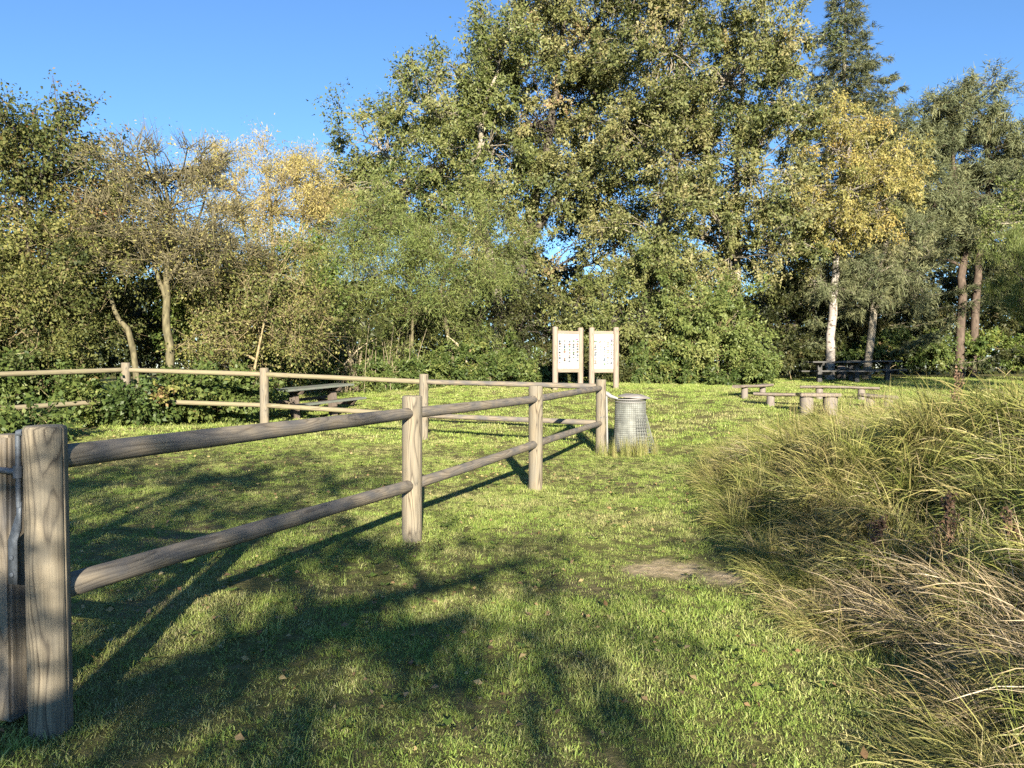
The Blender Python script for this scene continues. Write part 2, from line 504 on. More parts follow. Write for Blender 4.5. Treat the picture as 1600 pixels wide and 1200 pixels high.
def pole_mesh(name, r, length, seg=28, rings=14, chamfer=0.012, wobble=0.0, seed=0, kerf=None, r2=None, bow=0.0):
    """round timber along +Z from 0 to length, slightly uneven, chamfered ends, optional saw kerf at an angle"""
    rr = np.random.default_rng(seed)
    ang = np.linspace(0, 2 * math.pi, seg, endpoint=False)
    rad = np.ones(seg)
    if kerf is not None:
        w = 0.030
        extra = np.array([kerf - 2.2 * w, kerf - w, kerf, kerf + w, kerf + 2.2 * w]) % (2 * math.pi)
        depth = np.array([1, .985, .80, .985, 1])
        keep = np.abs((ang - kerf + math.pi) % (2 * math.pi) - math.pi) > 3 * w
        ang = np.concatenate([ang[keep], extra]); rad = np.concatenate([rad[keep], depth])
        o = np.argsort(ang); ang = ang[o]; rad = rad[o]
    seg = len(ang)
    zs = np.concatenate([[0, chamfer], np.linspace(0, length, rings + 2)[1:-1], [length - chamfer, length - chamfer * .3, length]])
    sc = np.ones(len(zs)); sc[0] = 1 - chamfer / r * .8; sc[-1] = 1 - chamfer / r * 1.0; sc[-2] = 1 - chamfer / r * .35
    ph = rr.uniform(0, 6.28, 4)
    V = []
    for z, s in zip(zs, sc):
        t = z / length
        rz = (r * (1 - t) + (r2 or r) * t) * s
        rad2 = rad * rz * (1 + wobble * (np.sin(2 * ang + ph[0] + z * 1.3) + .6 * np.sin(3 * ang + ph[1] - z * 2.1)) + wobble * .7 * math.sin(z * 4 + ph[2]))
        ox = bow * math.sin(math.pi * t) + wobble * .02 * math.sin(z * 2.2 + ph[3])
        V.append(np.stack([np.cos(ang) * rad2 + ox, np.sin(ang) * rad2, np.full(seg, z)], 1))
    V.append(np.array([[0, 0, 0.0]])); V.append(np.array([[0, 0, length + chamfer * .15]]))
    V = np.concatenate(V)
    F = []
    nr = len(zs)
    k = np.arange(seg); k2 = (k + 1) % seg
    for i in range(nr - 1):
        F.append(np.stack([i * seg + k, i * seg + k2, (i + 1) * seg + k2, (i + 1) * seg + k], 1))
    Q = np.concatenate(F)
    b = nr * seg
    T = np.concatenate([np.stack([np.full(seg, b), k2, k], 1), np.stack([np.full(seg, b + 1), (nr - 1) * seg + k, (nr - 1) * seg + k2], 1)])
    me = np_mesh(name, V, [Q, T])
    sm = np.ones(len(Q) + len(T), dtype=bool); sm[len(Q):] = False
    if nr > 2: sm[len(Q) - 2 * seg:] = False
    me.polygons.foreach_set('use_smooth', sm)
    return me


def aim(a, b):
    """rotation taking +Z to b-a"""
    d = Vector(b) - Vector(a)
    return d.to_track_quat('Z', 'Y').to_euler(), d.length


def tube_np(P, rad, sides=6):
    """polyline tube -> verts, quads"""
    P = np.asarray(P, float); rad = np.asarray(rad, float)
    n = len(P)
    T = np.gradient(P, axis=0); T = unit(T)
    up = np.array([0, 0, 1.0]) if abs(T[0][2]) < .9 else np.array([1.0, 0, 0])
    A = unit(np.cross(T, up)); B = np.cross(T, A)
    a = np.linspace(0, 2 * math.pi, sides, endpoint=False)
    V = (P[:, None, :] + rad[:, None, None] * (np.cos(a)[None, :, None] * A[:, None, :] + np.sin(a)[None, :, None] * B[:, None, :])).reshape(-1, 3)
    k = np.arange(sides); k2 = (k + 1) % sides
    F = np.concatenate([np.stack([i * sides + k, i * sides + k2, (i + 1) * sides + k2, (i + 1) * sides + k], 1) for i in range(n - 1)])
    return V, F


class MB:
    """collects tubes / quads into one mesh"""
    def __init__(s): s.V = []; s.F = []; s.n = 0
    def add(s, V, F):
        s.V.append(np.asarray(V, float)); s.F.append(np.asarray(F) + s.n); s.n += len(V)
    def tube(s, P, rad, sides=6):
        if np.isscalar(rad): rad = [rad] * len(P)
        s.add(*tube_np(P, rad, sides))
    def box(s, c, size):
        sx, sy, sz = np.array(size) / 2
        v = np.array([(x, y, z) for x in (-sx, sx) for y in (-sy, sy) for z in (-sz, sz)]) + np.array(c)
        s.add(v, np.array([(0, 1, 3, 2), (4, 6, 7, 5), (0, 4, 5, 1), (2, 3, 7, 6), (0, 2, 6, 4), (1, 5, 7, 3)]))
    def mesh(s, name, smooth=True):
        return np_mesh(name, np.concatenate(s.V), [np.concatenate(s.F)], None, smooth)


def fillet(pts, n=4, r=.3):
    return pts

# ------------------------------------------------------------------ fence
FENCE_R = 0.088
fence = empty('pole_fence', (-1.89, 3.14, 0))
tag(fence, 'weathered round-pole paddock fence with two rails crossing the lawn', 'fence')
fence_posts = []

def fence_post(x, y, ztop, seed, kerf=None, lean=(0, 0), r=FENCE_R):
    z0 = gz(x, y) - 0.25
    me = pole_mesh('post', r, ztop - z0, seg=32, wobble=0.006, seed=seed, kerf=kerf, chamfer=0.014)
    o = obj('post', me, M_POST, fence, (x - fence.location.x, y - fence.location.y, z0), (lean[0], lean[1], 0))
    return o

def fence_rail(a, b, seed, mat, r=0.049, bow=0.0):
    rot, ln = aim(a, b)
    me = pole_mesh('rail', r, ln, seg=20, rings=16, wobble=0.022, seed=seed, chamfer=0.006, bow=bow)
    obj('rail', me, mat, fence, (a[0] - fence.location.x, a[1] - fence.location.y, a[2]), rot)

# x, y, top z, upper rail z, lower rail z
FP = [(-1.90, 3.14, 1.265, 1.13, 0.585), (-0.865, 6.6, 1.262, 1.11, 0.49), (0.29, 9.42, 1.285, 1.116, 0.565),
      (1.545, 13.4, 1.30, 1.15, 0.535)]
FP2 = [(1.545, 13.4, 1.30, 1.175, 0.54), (-1.70, 14.7, 1.385, 1.235, 0.59), (-5.0, 15.5, 1.50, 1.37, 0.745),
       (-7.95, 15.8, 1.61, 1.46, 0.83), (-10.05, 13.1, 1.47, 1.345, .72), (-12.2, 10.4, 1.42, 1.25, .66)]
for i, p in enumerate(FP):
    fence_post(p[0], p[1], p[2], 3 + i, kerf=[R(-9), R(-40), R(-75), R(-100)][i], r=(.080, .086, .087, .088)[i], lean=[(0, -.008), (0, .004), (.004, 0), (0, .006)][i])
for i, p in enumerate(FP2[1:]):
    fence_post(p[0], p[1], p[2], 30 + i, kerf=R(90 + 50 * i), lean=((.006, -.01, .012, 0, 0)[i], (.01, -.004, .01, 0, 0)[i]))
for i in range(3):
    a, b = FP[i], FP[i + 1]
    for j, k in enumerate((3, 4)):
        fence_rail((a[0], a[1], a[k]), (b[0], b[1], b[k]), 50 + i * 2 + j, M_RAIL, 0.050 - .002 * i, bow=(.01, -.012, .008)[i])
for i in range(5):
    a, b = FP2[i], FP2[i + 1]
    for j, k in enumerate((3, 4)):
        fence_rail((a[0], a[1], a[k]), (b[0], b[1], b[k]), 80 + i * 2 + j, M_MOSSRAIL if i > 0 else M_RAIL, 0.047)

# ------------------------------------------------------------------ gate at the left edge
def build_gate():
    gx, gy = -2.115, 3.22
    z0 = gz(gx, gy)
    g = empty('field_gate', (gx, gy, z0))
    tag(g, 'weathered timber gate stile with steel latch beside the nearest fence post', 'gate')
    d = Vector((-0.96, 0.28, 0)).normalized()
    ang = math.atan2(d.y, d.x)
    g.rotation_euler = (0, 0, ang)
    st = box_mesh('stile', 0.10, 0.095, 1.20, 0.012, 0.002, 1, 6)
    obj('stile', st, M_RAIL, g, (0.0, 0, 0.62))
    s2 = box_mesh('stile', 0.10, 0.095, 1.20, 0.012, 0.002, 2, 6)
    obj('stile', s2, M_RAIL, g, (1.25, 0, 0.62))
    for i, z in enumerate((0.16, 0.45, 0.78, 1.10)):
        r = box_mesh('gate_rail', 0.035, 0.09, 1.16, 0.005, 0.001, 5 + i, 4)
        obj('gate_rail', r, M_RAIL, g, (0.625, 0, z), (R(0), R(90), 0)).rotation_euler = Euler((R(90), 0, R(90)))
    # latch: sprung steel arm standing in the gap, bolted to the stile
    m = MB()
    m.tube([(-.128, .066, 1.232), (-.128, .066, 0.93)], .011, 8)
    m.tube([(-.128, .066, 1.232), (-.160, .066, 1.236)], .014, 8)
    obj('latch_rod', m.mesh('latch_rod'), M_STEEL, g)
    m = MB()
    m.tube([(.03, .068, 1.082), (-.128, .068, 1.074)], .013, 8)
    m.tube([(-.128, .068, 1.10), (-.128, .068, 1.05)], .018, 8)
    obj('latch_bar', m.mesh('latch_bar'), M_STEEL, g)
    prof = [(-.128, .95), (-.126, .90), (-.112, .84), (-.092, .79), (-.090, .61)]
    V = []; F = []
    for i, (x, z) in enumerate(prof):
        w = .011 if i < 2 else .023
        V += [(x - w, .060, z), (x + w, .060, z), (x + w, .068, z), (x - w, .068, z)]
    for i in range(len(prof) - 1):
        for k in range(4):
            F.append((i * 4 + k, i * 4 + (k + 1) % 4, (i + 1) * 4 + (k + 1) % 4, (i + 1) * 4 + k))
    F.append((0, 3, 2, 1)); n = (len(prof) - 1) * 4; F.append((n, n + 1, n + 2, n + 3))
    s = obj('latch_strap', np_mesh('latch_strap', np.array(V), [np.array(F)]), M_STEEL, g)
    for z in (.72, .65):
        b = pole_mesh('bolt', .010, .008, seg=12, rings=1, chamfer=.003)
        obj('bolt', b, M_STEEL, s, (-.091, .067, z), (R(-90), 0, 0))
build_gate()

# ------------------------------------------------------------------ information boards
def info_board(px0, px1, d0, d1, topz, name_label, seed):
    a = W(px0, 575, d0); b = W(px1, 575, d1)
    mid = (a + b) / 2
    z0 = gz(mid[0], mid[1])
    dv = b - a; ang = math.atan2(dv[1], dv[0]); wd = math.hypot(dv[0], dv[1])
    s = empty('information_board', (mid[0], mid[1], z0), ang)
    tag(s, name_label, 'sign', 'twin information boards on the lawn')
    H = topz - z0
    for k, sx in enumerate((-1, 1)):
        me = pole_mesh('post', 0.083, H + .3, seg=24, rings=8, wobble=.006, seed=seed + k, chamfer=.03)
        obj('post', me, M_SIGNWOOD, s, (sx * wd / 2, 0, -.3))
    rl = wd - 0.10
    pt = H - 0.20; pb = pt - 1.02
    for z, h in ((pt + .045, .09), (pb - .055, .11)):
        me = box_mesh('cross_rail', .06, h, rl, .008)
        o = obj('cross_rail', me, M_SIGNWOOD, s, (0, 0, z)); o.rotation_euler = Euler((R(90), 0, R(90)))
    pw = wd - 0.155
    panel = box_mesh('panel', pw, .022, pt - pb, .003)
    p = obj('panel', panel, M_PAPER, s, (0, -.012, (pt + pb) / 2))
    # printed poster: logo, heading lines, rows of small pictures with captions
    rr = np.random.default_rng(seed)
    V = []; F = []; C = []
    ph = pt - pb
    def quad(x, z, w, h, c):
        n = len(V)
        V.extend([(x - w / 2, -.0255, z - h / 2), (x + w / 2, -.0255, z - h / 2), (x + w / 2, -.0255, z + h / 2), (x - w / 2, -.0255, z + h / 2)])
        F.append((n, n + 1, n + 2, n + 3)); C.append((*c, 1))
    def blob(x, z, r, c, seedv):
        n = len(V); q = np.random.default_rng(seedv)
        k = 9
        pts = [(x + r * q.uniform(.55, 1.1) * math.cos(6.283 * i / k), -.0258, z + r * q.uniform(.55, 1.15) * math.sin(6.283 * i / k)) for i in range(k)]
        V.extend(pts); BF.append(tuple(range(n, n + k))); BC.append((*c, 1))
    BF = []; BC = []
    quad(pw * .40, ph / 2 - .155, .085, .035, (.30, .10, .18))
    for i, wl in enumerate((.34, .22)):
        quad(-pw * .05, ph / 2 - .085 - i * .03, wl, .014, (.3, .3, .3))
    cols = [(.02, .025, .035), (.07, .05, .035), (.04, .09, .035), (.08, .08, .08), (.035, .06, .09), (.16, .08, .06)]
    nrow = 9; xs = [-.43, -.20, .03, .22, .41]
    for i in range(nrow):
        z = ph / 2 - .22 - i * (ph - .30) / nrow
        for j, fx in enumerate(xs):
            if rr.random() < .12: continue
            c = cols[rr.integers(len(cols))]
            r = rr.uniform(.024, .042)
            zz = z + rr.uniform(-.02, .02)
            blob(fx * pw, zz, r, c, int(rr.integers(1e6)))
            for q in range(3):
                quad(fx * pw + .055, zz + .014 - q * .014, rr.uniform(.03, .06), .006, (.25, .25, .25))
    me = bpy.data.meshes.new('print')
    me.from_pydata(V, [], F + BF); me.update()
    at = me.attributes.new('ink', 'FLOAT_COLOR', 'FACE')
    at.data.foreach_set('color', np.array(C + BC, dtype=np.float32).ravel())
    tag(obj('print', me, M_INK, p, (0, 0, 0)), kind='stuff')
    return s
info_board(867.5, 907, 22.4, 22.9, 2.70, 'left of the two framed white species poster boards behind the fence', 101)
info_board(924.5, 962.5, 22.6, 22.5, 2.69, 'right of the two framed white species poster boards behind the fence', 202)

# ------------------------------------------------------------------ wire litter bin
def build_bin():
    x, y = 2.09, 13.55
    z0 = gz(x, y)
    b = empty('litter_bin', (x, y, z0))
    tag(b, 'grey wire-mesh litter bin with a sagging lid beside the corner fence post', 'litter bin')
    Hh = 0.93
    rt, rb = 0.265, 0.30
    # pole beside the corner post
    m = MB(); m.tube([(-.415, -.10, -.1), (-.435, -.10, 1.07)], .019, 8)
    obj('pole', m.mesh('pole'), M_WHITE, b)
    m = MB()
    P = [(-.43, -.10, 1.03), (-.36, -.12, .985), (-.24, -.14, .945)]
    m.tube(P, [.045, .035, .02], 8)
    obj('bracket', m.mesh('bracket'), M_WHITE, b)
    m = MB()
    P = [(-.42, -.10, .62), (-.54, -.25, .625), (-.64, -.16, .63), (-.60, -.02, .62), (-.42, -.08, .62)]
    m.tube(P, .006, 5)
    obj('binding_wire', m.mesh('binding_wire'), M_STEEL, b)
    # cage
    m = MB()
    nv = 46
    for i in range(nv):
        a = 2 * math.pi * i / nv
        c, s_ = math.cos(a), math.sin(a)
        m.tube([(rt * c, rt * s_, Hh), ((rt + .008) * c, (rt + .008) * s_, Hh * .55), (rb * c, rb * s_, 0.02)], .0028, 4)
    for j in range(26):
        t = j / 25; r_ = rb + (rt - rb) * t
        a = np.linspace(0, 2 * math.pi, 37)
        m.tube(np.stack([r_ * np.cos(a), r_ * np.sin(a), np.full(37, .02 + (Hh - .02) * t)], 1), .0024, 4)
    tag(obj('wire_cage', m.mesh('wire_cage'), M_WIRE, b), kind='stuff')
    # inner liner sack, creased
    a = np.linspace(0, 2 * math.pi, 49)[:-1]
    zs = np.linspace(.03, Hh - .03, 14)
    V = []
    for z in zs:
        r_ = (rb + (rt - rb) * z / Hh - .008) * (1 + .012 * np.sin(a * 7 + z * 3) + .010 * np.sin(a * 13 - z * 5))
        V.append(np.stack([r_ * np.cos(a), r_ * np.sin(a), np.full(48, z)], 1))
    k = np.arange(48); k2 = (k + 1) % 48
    F = np.concatenate([np.stack([i * 48 + k, i * 48 + k2, (i + 1) * 48 + k2, (i + 1) * 48 + k], 1) for i in range(13)])
    obj('liner', np_mesh('liner', np.concatenate(V), [F], None, True), M_LINER, b)
    # rim band and lid
    a = np.linspace(0, 2 * math.pi, 41)
    m = MB()
    for zz, rr_ in ((Hh + .0, .013), (Hh - .045, .009)):
        m.tube(np.stack([(rt + .008) * np.cos(a), (rt + .008) * np.sin(a), np.full(41, zz)], 1), rr_, 6)
    obj('rim', m.mesh('rim'), M_WHITE, b)
    a = a[:-1]
    V = [np.stack([(rt + .02) * np.cos(a), (rt + .02) * np.sin(a), Hh + .035 - .0 * np.cos(a)], 1),
         np.stack([(rt + .02) * np.cos(a), (rt + .02) * np.sin(a), Hh + .05 + .0 * a], 1),
         np.stack([.6 * rt * np.cos(a), .6 * rt * np.sin(a), Hh + .085 + .01 * np.sin(3 * a)], 1), np.array([[0, 0, Hh + .10]])]
    n = 40; k = np.arange(n); k2 = (k + 1) % n
    Q = np.concatenate([np.stack([i * n + k, i * n + k2, (i + 1) * n + k2, (i + 1) * n + k], 1) for i in range(2)])
    T = np.stack([2 * n + k, 2 * n + k2, np.full(n, 3 * n)], 1)
    lid = obj('lid', np_mesh('lid', np.concatenate(V), [Q, T], None, False), M_LID, b)
    lid.rotation_euler = (R(1.5), R(3.5), 0)
    # loose flap of mesh flaring out at the foot
    m = MB()
    for i in range(9):
        t = i / 8; a_ = R(-78 + 66 * t)
        c, s_ = math.cos(a_), math.sin(a_)
        m.tube([((rt + .015) * c, (rt + .015) * s_, .66), ((rb + .05) * c, (rb + .05) * s_, .38), ((rb + .15) * c, (rb + .15) * s_, .03)], .004, 4)
    for j in range(13):
        t = j / 12
        z = .66 - .63 * t; r_ = rt + .015 + (.06 * min(1, t * 2) + .13 * max(0, t - .45) / .55)
        aa = R(-78) + np.linspace(0, 1, 10) * R(66)
        m.tube(np.stack([r_ * np.cos(aa), r_ * np.sin(aa), np.full(10, z)], 1), .005, 4)
    tag(obj('mesh_flap', m.mesh('mesh_flap'), M_WIRE, b), kind='stuff')
build_bin()

# ------------------------------------------------------------------ picnic tables
def beam(name, parent, mat, a, b, w, h, seed=0, taper=False):
    """beam from a to b (horizontal), w across, h tall"""
    rot, ln = aim(a, b)
    me = box_mesh(name, w, h, ln, .008, .0015, seed, 4)
    mid = [(a[i] + b[i]) / 2 for i in range(3)]
    d = Vector(b) - Vector(a)
    o = obj(name, me, mat, parent, mid)
    ez = d.normalized(); ey = Vector((0, 0, 1)); 
    if abs(ez.z) > .9: ey = Vector((0, 1, 0))
    ex = ey.cross(ez).normalized(); ey = ez.cross(ex)
    o.rotation_euler = Matrix((ex, ey, ez)).transposed().to_euler()
    if taper:
        for v in me.vertices:
            if abs(v.co.z) > ln * .45 and v.co.y < 0:
                v.co.z *= .82
    return o

def picnic_table(x, y, ang, label, L_, mat, topmat, seed):
    z0 = gz(x, y)
    t = empty('picnic_table', (x, y, z0), ang)
    tag(t, label, 'picnic table', 'heavy timber picnic tables')
    # long axis local X
    for i in range(4):
        yy = -.3 + .2 * i
        beam('tabletop_plank', t, topmat, (-L_ / 2 + .02 * (i % 2), yy, .755), (L_ / 2 - .015 * ((i + 1) % 2), yy, .755), .19, .052, seed + i)
    for sx in (-1, 1):
        X = sx * (L_ / 2 - .42)
        beam('leg', t, mat, (X, 0, -.15), (X, 0, .63), .17, .16, seed + 7)
        beam('crossbeam', t, mat, (X, -.38, .68), (X, .38, .68), .09, .095, seed + 8, True)
        beam('seat_beam', t, mat, (X + .13, -.80, .34), (X + .13, .80, .34), .08, .12, seed + 9, True)
    for sy in (-1, 1):
        for k in (0, 1):
            yy = sy * (.60 + .155 * k)
            beam('seat_plank', t, topmat if k else mat, (-L_ / 2, yy, .425), (L_ / 2, yy, .425), .148, .05, seed + 11 + k)
    return t

_pt = picnic_table(-4.86, 18.9, R(50), 'grey-green picnic table behind the paddock fence near the brambles', 1.95, M_TABLE, M_TABLETOP, 1)
_pt.rotation_euler = (0, R(-3.5), R(50))   # stands on the slope
picnic_table(12.0, 28.3, R(4), 'left of the two dark picnic tables under the birch', 2.25, M_SHADETABLE, M_SHADETABLE, 20)
picnic_table(13.75, 29.6, R(-6), 'right of the two dark picnic tables under the birch', 2.2, M_SHADETABLE, M_SHADETABLE, 40)

# ------------------------------------------------------------------ log benches
def log_bench(ax, ay, bx, by, seat, label, seed, leg_r=.10, thick=.10, width=.30, legpos=(.22, .78), group='rough log benches'):
    mx, my = (ax + bx) / 2, (ay + by) / 2
    za, zb = gz(ax, ay), gz(bx, by)
    z0 = (za + zb) / 2
    b = empty('log_bench', (mx, my, z0), math.atan2(by - ay, bx - ax))
    tag(b, label, 'bench', group)
    ln = math.hypot(bx - ax, by - ay)
    # half-log slab
    rr = np.random.default_rng(seed)
    n = 16; k = 12
    V = []
    prof = [(-.5, .0), (-.46, .35), (-.3, .5), (0, .52), (.3, .5), (.46, .35), (.5, 0), (.42, -.3), (.25, -.45), (0, -.5), (-.25, -.45), (-.42, -.3)]
    for i in range(n + 1):
        t = i / n; xx = (t - .5) * ln
        s = 1 - .15 * abs(2 * t - 1) ** 6
        for (u, v) in prof:
            V.append((xx + rr.normal(0, .004), u * width * s * (1 + rr.normal(0, .03)) + .02 * math.sin(t * 5 + seed), v * thick * (1 + rr.normal(0, .06)) + .012 * math.sin(t * 4 + seed * 2)))
    F = [(i * k + j, i * k + (j + 1) % k, (i + 1) * k + (j + 1) % k, (i + 1) * k + j) for i in range(n) for j in range(k)]
    me = bpy.data.meshes.new('seat')
    me.from_pydata(V, [], F + [tuple(range(k)), tuple(range(n * k + k - 1, n * k - 1, -1))]); me.update()
    obj('seat', me, M_LOG, b, (0, 0, seat - thick * .5), (0, math.atan2(za - zb, ln) * .5, 0))
    for i, p in enumerate(legpos):
        lm = pole_mesh('leg', leg_r, seat - thick + .22, seg=16, rings=4, wobble=.02, seed=seed + i, chamfer=.01)
        obj('leg', lm, M_LOGEND, b, ((p - .5) * ln, 0, -.2))
    return b
def wxy(px, d): return (px - 800) / 1200 * d, d
a = wxy(1152, 20.6); b_ = wxy(1202, 21.9)
log_bench(*a, *b_, .36, 'short pale log bench at the left of the seating circle', 1, .085, .085, .34)
a = wxy(1178, 19.3); b_ = wxy(1300, 18.6)
log_bench(*a, *b_, .36, 'long pale log bench nearest the open lawn', 2, .095, .085, .30, (.22, .95))
a = wxy(1250, 21.2); b_ = wxy(1374, 20.6)
log_bench(*a, *b_, .37, 'far long log bench in front of the dark picnic tables', 3, .095, .08, .32, (.25, .78))
a = wxy(1346, 18.9); b_ = wxy(1400, 18.2)
log_bench(*a, *b_, .36, 'log bench half hidden behind the tall tussock grass', 4, .11, .09, .32, (.25, .8))

def stump_table():
    x, y = wxy(1279, 17.6)
    z0 = gz(x, y)
    t = empty('stump_table', (x, y, z0), R(-8))
    tag(t, 'low dark slab table on two stout pale log stumps behind dry grass', 'table')
    me = box_mesh('slab', .90, .55, .07, .015)
    obj('slab', me, M_LOG, t, (0, 0, .46))
    for sx, r_ in ((-.27, .155), (.25, .165)):
        lm = pole_mesh('stump', r_, .64, seg=20, rings=4, wobble=.02, seed=9, chamfer=.012)
        obj('stump', lm, M_LOGEND, t, (sx, -.04, -.22))
stump_table()

def stump():
    x, y = wxy(1314, 30.9)
    z0 = gz(x, y)
    me = pole_mesh('tree_stump', .22, .80, seg=20, rings=5, wobble=.05, seed=77, chamfer=.05, r2=.18)
    o = obj('tree_stump', me, M_LOGEND, None, (x, y, z0 - .25))
    tag(o, 'pale weathered cut stump beside the white birch trunk', 'tree stump')
stump()
# ------------------------------------------------------------------ trees and shrubs
LEAF = dict(
    alder=leaf_mat('alder_leaf', [(.040, .062, .019), (.095, .118, .034), (.155, .168, .055), (.225, .212, .088), (.20, .14, .07)], [0, .3, .6, .88, 1], .2),
    alder2=leaf_mat('alder_leaf_brownish', [(.045, .062, .022), (.105, .122, .040), (.175, .175, .065), (.245, .215, .10), (.23, .155, .085)], [0, .3, .6, .88, 1], .2),
    hawthorn=leaf_mat('hawthorn_leaf', [(0.024, 0.036, 0.013), (0.060, 0.078, 0.022), (0.128, 0.128, 0.039), (0.195, 0.128, 0.053), (0.165, 0.068, 0.042)], [0, .35, .65, .88, 1], .2, rough=.6, spec=.18),
    shrub=leaf_mat('shrub_leaf', [(0.038, 0.068, 0.017), (0.098, 0.143, 0.033), (0.188, 0.217, 0.050), (0.300, 0.277, 0.075)], [0, .4, .75, 1], .3),
    brown=leaf_mat('brown_shrub_leaf', [(.045, .060, .018), (.105, .120, .034), (.185, .180, .055), (.27, .215, .08)], [0, .35, .7, 1], .2),
    privet=leaf_mat('privet_leaf', [(.022, .032, .010), (.065, .078, .022), (.135, .140, .040), (.23, .205, .07)], [0, .35, .7, 1], .2, rough=.6, spec=.18),
    willow=leaf_mat('willow_leaf', [(0.060, 0.090, 0.027), (0.128, 0.165, 0.045), (0.203, 0.225, 0.072), (0.300, 0.277, 0.105)], [0, .4, .75, 1], .3),
    pale=leaf_mat('pale_willow_leaf', [(.18, .17, .055), (.29, .25, .085), (.38, .31, .11), (.42, .31, .11)], None, .25),
    elder=leaf_mat('elder_leaf', [(.10, .12, .03), (.20, .195, .06), (.30, .25, .09), (.15, .21, .045)], None, .25),
    birch=leaf_mat('birch_leaf', [(.13, .145, .040), (.215, .200, .062), (.30, .25, .080), (.37, .265, .075)], None, .25),
        pine=leaf_mat('pine_needle', [(.060, .075, .036), (.115, .130, .062), (.175, .180, .085), (.25, .225, .11)], [0, .4, .78, 1], .12, rough=.6),
        spruce=leaf_mat('spruce_needle', [(.050, .065, .034), (.095, .110, .052), (.15, .150, .070), (.24, .18, .095)], [0, .4, .8, 1], .1, rough=.6),
        broom=leaf_mat('broom_leaf', [(.05, .075, .02), (.095, .125, .033), (.15, .175, .05), (.21, .205, .075)], None, .2),
    bramble=leaf_mat('bramble_leaf', [(.022, .042, .011), (.058, .088, .022), (.115, .145, .038), (.21, .205, .06), (.25, .17, .08)], [0, .35, .72, .93, 1], .2),
    dark=leaf_mat('understory_shade_leaf', [(.016, .022, .008), (.034, .044, .014), (.065, .070, .022), (.09, .078, .032)], None, .2),  # palette darkened to paint the shade in the hollows under the trees
)
BARK = dict(
    grey=bark_mat('grey_bark', (.15, .13, .095), (.31, .275, .215)),
    moss=bark_mat('mossy_bark', (.065, .058, .032), (.165, .145, .082), 14, .4),
    dark=bark_mat('dark_bark', (.045, .038, .03), (.11, .095, .075)),
    birch=bark_mat('birch_bark', (.24, .21, .18), (.36, .33, .29), 6, 1.5, (.10, .08, .065)),
    pine=bark_mat('pine_bark', (.060, .045, .034), (.120, .090, .068), 10, .4),  # bark colour darkened to stand in for shade deep in the wood
    pale=bark_mat('pale_twig', (.28, .23, .15), (.40, .34, .23), 20, .4),
    twig=bark_mat('brown_twig', (.17, .135, .07), (.29, .24, .135), 20, .4),
    red=bark_mat('reddish_twig', (.14, .085, .06), (.22, .14, .10), 20, .4),
)


def rand_unit(rng, n):
    return unit(rng.normal(size=(n, 3)))


def leaves_np(rng, pos, axis, nrm, length, width, tint, tri=False):
    """folded rhombic leaves; far away or needle-thin ones as one triangle of the same area"""
    a = unit(axis)
    s = unit(np.cross(nrm, a)); n = np.cross(a, s)
    L_ = length[:, None]; w = width[:, None]
    if tri:
        V = np.stack([pos + s * w * .5, pos + a * L_ - n * L_ * .12, pos - s * w * .5], 1).reshape(-1, 3)
        i = np.arange(len(pos)) * 3
        return V, np.stack([i, i + 1, i + 2], 1), tint
    v0 = pos; v2 = pos + a * L_ - n * L_ * .12
    mid = pos + a * L_ * .45
    v1 = mid + s * w * .5 + n * w * .18
    v3 = mid - s * w * .5 + n * w * .18
    V = np.stack([v0, v1, v2, v3], 1).reshape(-1, 3)
    i = np.arange(len(pos)) * 4
    return V, np.stack([i, i + 1, i + 2, i + 3], 1), tint


def cones_np(rng, a, b, r):
    """thin tapered three-sided twigs from a to b"""
    d = unit(b - a)
    h = np.where(np.abs(d[:, 2:3]) < .9, np.array([[0, 0, 1.0]]), np.array([[1.0, 0, 0]]))
    u = unit(np.cross(d, h)); v = np.cross(d, u)
    r = np.asarray(r)[:, None]
    P = [a + r * (math.cos(t) * u + math.sin(t) * v) for t in (0, 2.094, 4.189)]
    V = np.stack(P + [b], 1).reshape(-1, 3)
    i = np.arange(len(a)) * 4
    F = np.concatenate([np.stack([i, i + 1, i + 3], 1), np.stack([i + 1, i + 2, i + 3], 1), np.stack([i + 2, i, i + 3], 1)])
    return V, F


def curve_pts(a, b, rng, n=5, sag=0.12, rise=.0):
    t = np.linspace(0, 1, n)[:, None]
    d = np.linalg.norm(b - a)
    off = rng.normal(size=3) * sag * d
    off2 = rng.normal(size=3) * sag * d * .5
    p = a + (b - a) * t + off * np.sin(math.pi * t) + off2 * np.sin(2 * math.pi * t)
    p[:, 2] += (rise * d * np.sin(math.pi * t))[:, 0]
    return p


